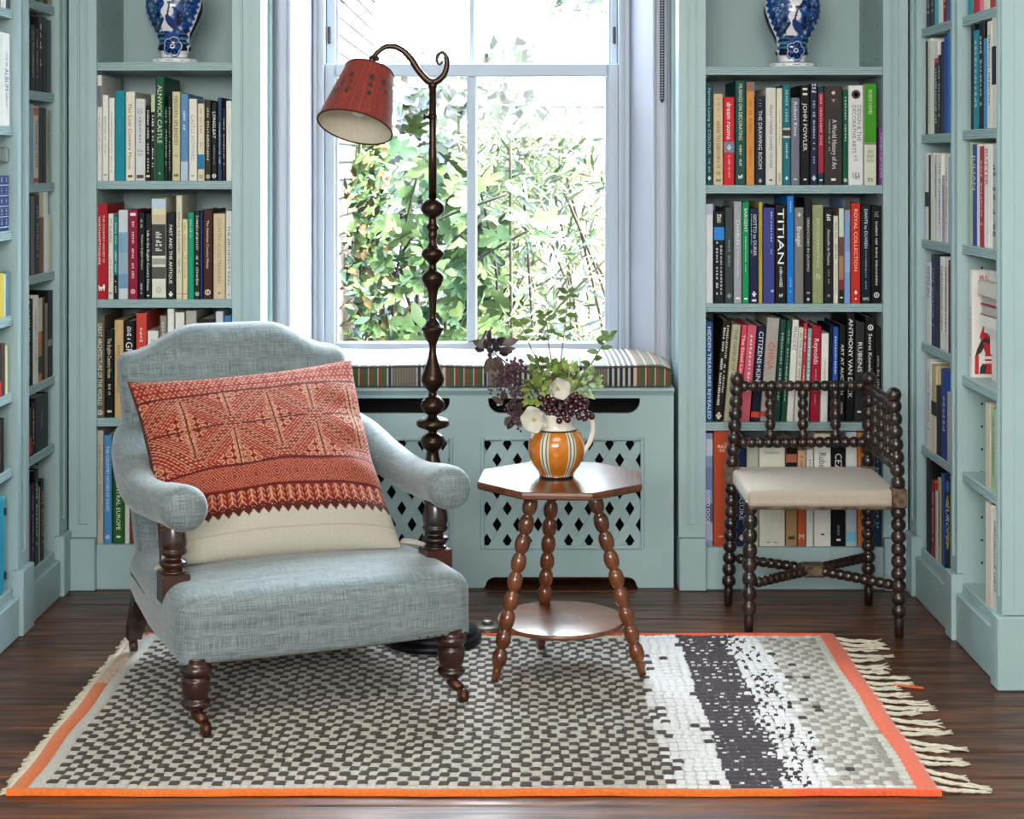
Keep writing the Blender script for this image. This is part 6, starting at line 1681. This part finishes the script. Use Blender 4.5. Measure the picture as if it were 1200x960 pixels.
# ------------------------------------------------------------------ garden outside
GR = mat('garden_ground', '#292711', .95, noise=.3, nscale=4)
G().box(-9, 9, 5.77, 24, -.25, -.2).build('garden_ground', GR, kind='structure')
# brick wall running out from the house on the left
BRK = mat('pale_old_brick', '#433730', .9, noise=.15, nscale=20, objrand=.22, bump=.3, bscale=60)
MOR = mat('lime_mortar', '#413e3a', .95, noise=.1, nscale=30)
wl = G().box(-1.02, -.706, 5.78, 8.2, -.2, 2.5).build('garden_wall', MOR, kind='structure')
me_cache = {}
row = 0; z = .62
nb_ = 0
while z < 2.45 and nb_ < 290:
    y = 5.79-(.11 if row % 2 else 0)
    while y < 8.18:
        y2 = min(y+.213, 8.19); y1 = max(y, 5.785)
        if y2-y1 > .03 and nb_ < 290:
            k = (round(y2-y1, 3),)
            if k not in me_cache:
                o = G().bbox(-.008, .008, 0, y2-y1, 0, .063, .004).build('brick', BRK, wl); me_cache[k] = o.data
            else:
                o = link('brick', me_cache[k], wl)
            o.location = (-.7035+rnd.uniform(-.002, .002), y1, z); nb_ += 1
        y += .223
    z += .073; row += 1
def fig_shape(g, base, tip, size, nrm, mi=0):
    """lobed leaf: five lobes around a folded midrib"""
    base, tip = Vector(base), Vector(tip); ax = (tip-base).normalized(); nrm = Vector(nrm); nrm = (nrm-ax*nrm.dot(ax)).normalized(); sd = ax.cross(nrm)
    out = [(.0, 0), (-.06, .14), (-.02, .30), (.08, .40), (.19, .42), (.24, .32), (.25, .17), (.40, .30), (.56, .42), (.66, .42), (.68, .30), (.60, .18), (.54, .11), (.72, .17), (.86, .17), (.96, .09), (1.0, 0)]
    P = out+[(a, -b_) for a, b_ in out[-2:0:-1]]
    c = base+ax*.36*size+nrm*.02*size
    V = [c]+[base+ax*a*size+sd*b_*size+nrm*(abs(b_)*.22-.18*(a-.4)**2)*size for a, b_ in P]
    n = len(P); g.add(V, [(0, 1+i, 1+(i+1) % n) for i in range(n)], mi, True); return g
FG = [mat('fig_leaf_%s' % n, c, .5, noise=.3, nscale=16, objrand=.35, spec=.05) for n, c in (('light', '#435030'), ('mid', '#304125'), ('blue', '#2d3f2d'))]
rg = random.Random(4)
fig = thing('fig_bush', 'fig bush with large lobed leaves outside the left panes', 'bush', (-.45, 7.0, -.2)); inv = Matrix.Translation((.45, -7.0, .2))
tips = []
for k in range(9):
    bx_ = rg.uniform(-.48, -.22); by = rg.uniform(6.7, 7.4)
    P = catmull([(bx_, by, -.2), (bx_+rg.uniform(-.1, .15), by-.05, .4), (bx_+rg.uniform(-.15, .3), by-.1, rg.uniform(.75, 1.0)), (bx_+rg.uniform(-.2, .4), by-.15, rg.uniform(1.0, 1.4))], 6)
    G().tube(P, [.012*(1-.6*i/len(P)) for i in range(len(P))], 6).xf(inv).build('branch', mat('grey_bark', '#221b0f', .85), fig); tips.append(P)
for k in range(180):
    P = tips[rg.randrange(len(tips))]; c = Vector(P[rg.randrange(len(P)//3, len(P))])+Vector((rg.uniform(-.12, .14), rg.uniform(-.15, .15), rg.uniform(-.06, .12)))
    if c.x < -.50: c.x = -.50+rg.uniform(0, .05)
    d = Vector((rg.uniform(-1, 1), rg.uniform(-.9, .2), rg.uniform(-.7, .35))).normalized()
    fig_shape(G(), c, c+d, rg.uniform(.08, .15), (rg.uniform(-.4, .4), -.75, rg.uniform(.2, 1.))).xf(inv).build('leaf', FG[rg.choice([0, 0, 1, 1, 2])], fig)
def leaf_cloud(name, label, cat, boxes, mats_, n, L, w, loc, seed=1, stems=(), group=None, droop=.0):
    r_ = random.Random(seed); t = thing(name, label, cat, loc, group=group); inv = Matrix.Translation(-Vector(loc)); g = G()
    for k in range(n):
        x0, x1, y0, y1, z0, z1 = boxes[r_.randrange(len(boxes))]
        c = Vector((r_.uniform(x0, x1), r_.uniform(y0, y1), r_.uniform(z0, z1)))
        d = Vector((r_.uniform(-1, 1), r_.uniform(-1, .6), r_.uniform(-.7, 1)-droop)).normalized()
        leaf_mesh(g, c, c+d*L*r_.uniform(.6, 1.3), w*r_.uniform(.7, 1.3), (r_.uniform(-.5, .5), -1, r_.uniform(-.2, 1)), .2, r_.randrange(len(mats_)), 2)
    g.xf(inv).build('foliage', mats_, t, kind='stuff')
    for P in stems: G().tube(catmull(P, 5), [.007]*(5*(len(P)-1)+1), 5).xf(inv).build('stem', mat('thin_bark', '#2b1f0f', .85), t)
IV = [mat('ivy_light', '#52613b', .6, spec=.04), mat('ivy_mid', '#304226', .6, spec=.04), mat('ivy_red', '#50442c', .7, spec=.04), mat('ivy_blue', '#445448', .6, spec=.04), mat('ivy_lime', '#5c6e43', .6, spec=.04)]
leaf_cloud('climbing_vine', 'small-leaved creeper climbing the pale brick garden wall', 'creeper', [(-.69, -.58, 6.4, 7.9, .3, 1.05), (-.69, -.6, 6.6, 7.9, .9, 1.35), (-.69, -.62, 7.0, 7.8, 1.2, 1.55), (-.66, -.42, 6.3, 7.0, .25, .95)], IV, 1500, .055, .014, (-.66, 7.1, -.2), 2,
    stems=[[(-.68, 7.0, -.2), (-.66, 7.05, .6), (-.67, 7.0, 1.2), (-.66, 7.1, 1.62)], [(-.67, 7.5, -.2), (-.65, 7.4, .7), (-.67, 7.5, 1.3)]])
WL = [mat('willow_pale', '#5e6651', .6, spec=.04), mat('willow_mid', '#4c5639', .6, spec=.04), mat('willow_grey', '#616961', .6, spec=.04), mat('willow_straw', '#67624f', .7, spec=.04)]
st = []
rg = random.Random(8)
for k in range(16):
    x = rg.uniform(-.1, .5); y = rg.uniform(7.0, 8.4); st.append([(x, y, -.2), (x+rg.uniform(-.1, .1), y, .5), (x+rg.uniform(-.3, .3), y, rg.uniform(.9, 1.5))])
leaf_cloud('olive_shrub', 'grey-green narrow-leaved shrub outside the right panes', 'bush', [(-.22, .75, 6.9, 8.6, .1, .8), (-.22, .7, 6.9, 8.6, .5, 1.05), (-.2, .45, 7.0, 8.4, .9, 1.3), (-.2, .2, 7.0, 8.2, 1.2, 1.5), (.1, .35, 7.0, 8.2, 1.2, 1.55)], WL, 3800, .105, .0075, (.25, 7.6, -.2), 3, stems=st)
leaf_cloud('lime_shrub', 'yellow-green shrub between the fig and the grey-green shrub', 'bush', [(-.35, .1, 8.2, 9.4, -.1, 1.0), (-.3, .1, 8.4, 9.4, .7, 1.35)], [mat('lime_leaf', '#626941', .6, spec=.04), mat('lime_leaf_mid', '#505b37', .6, spec=.04)], 800, .09, .022, (-.1, 8.8, -.2), 5)
TRC = [mat('far_tree_pale', '#494d3d', .7, spec=.04), mat('far_tree_mid', '#3f463b', .7, spec=.04), mat('far_tree_grey', '#464949', .7, spec=.04)]
leaf_cloud('garden_tree', 'pale tree beyond the garden at the upper right of the window', 'tree', [(.3, 1.5, 13, 15, 2.0, 3.2), (.6, 1.7, 13, 15, 1.9, 3.6), (-.3, .6, 13, 15, 1.5, 2.4)], TRC, 1500, .15, .05, (.8, 14, -.2), 6, stems=[[(.8, 14, -.2), (.75, 14, 1.2), (.85, 14, 2.6)]])
leaf_cloud('distant_hedge', 'pale hedge at the end of the garden', 'hedge', [(-2.2, .3, 12.2, 12.9, -.2, 1.5), (-.9, .1, 12.0, 12.6, .8, 2.1)], TRC, 1800, .14, .05, (-1, 12.4, -.2), 9)
# neighbour's pale house with a slatted lean-to
hs_ = thing('garden_house', 'white neighbouring house with a grey slate lean-to roof', 'house', (.9, 11.2, -.2)); inv = Matrix.Translation((-.9, -11.2, .2))
RW = mat('white_render', '#585754', .85, noise=.05, nscale=3)
G().box(.25, 3.0, 10.4, 12.2, -.2, 1.72).xf(inv).build('wall', RW, hs_)
SL = mat('grey_slate', '#3d3f42', .7, objrand=.15)
for k in range(9):
    z0 = .62+k*.075; y0 = 9.55+k*.09
    for i in range(7):
        x = .42+i*.20+(.1 if k % 2 else 0); G().bbox(x, x+.195, y0, y0+.12, z0, z0+.012, .002).xf(inv @ Matrix.Translation((0, 0, 0))).build('slate', SL, hs_)
G().prism([(9.55, .60), (10.4, 1.30), (10.4, -.2), (9.6, -.2)], (.40, 0, 0), (0, 1, 0), (0, 0, 1), (1, 0, 0), 0, 1.6).xf(inv).build('lean_to', RW, hs_, fix=True)
for k in range(16): G().bbox(.505, .56, 10.385, 10.40, 1.0+k*.036, 1.0+k*.036+.020, .002).xf(inv).build('shutter_slat', SL, hs_)
G().prism([(10.1, 1.70), (11.3, 2.35), (12.5, 1.70)], (.15, 0, 0), (0, 1, 0), (0, 0, 1), (1, 0, 0), 0, 3).xf(inv).build('roof', SL, hs_, fix=True)
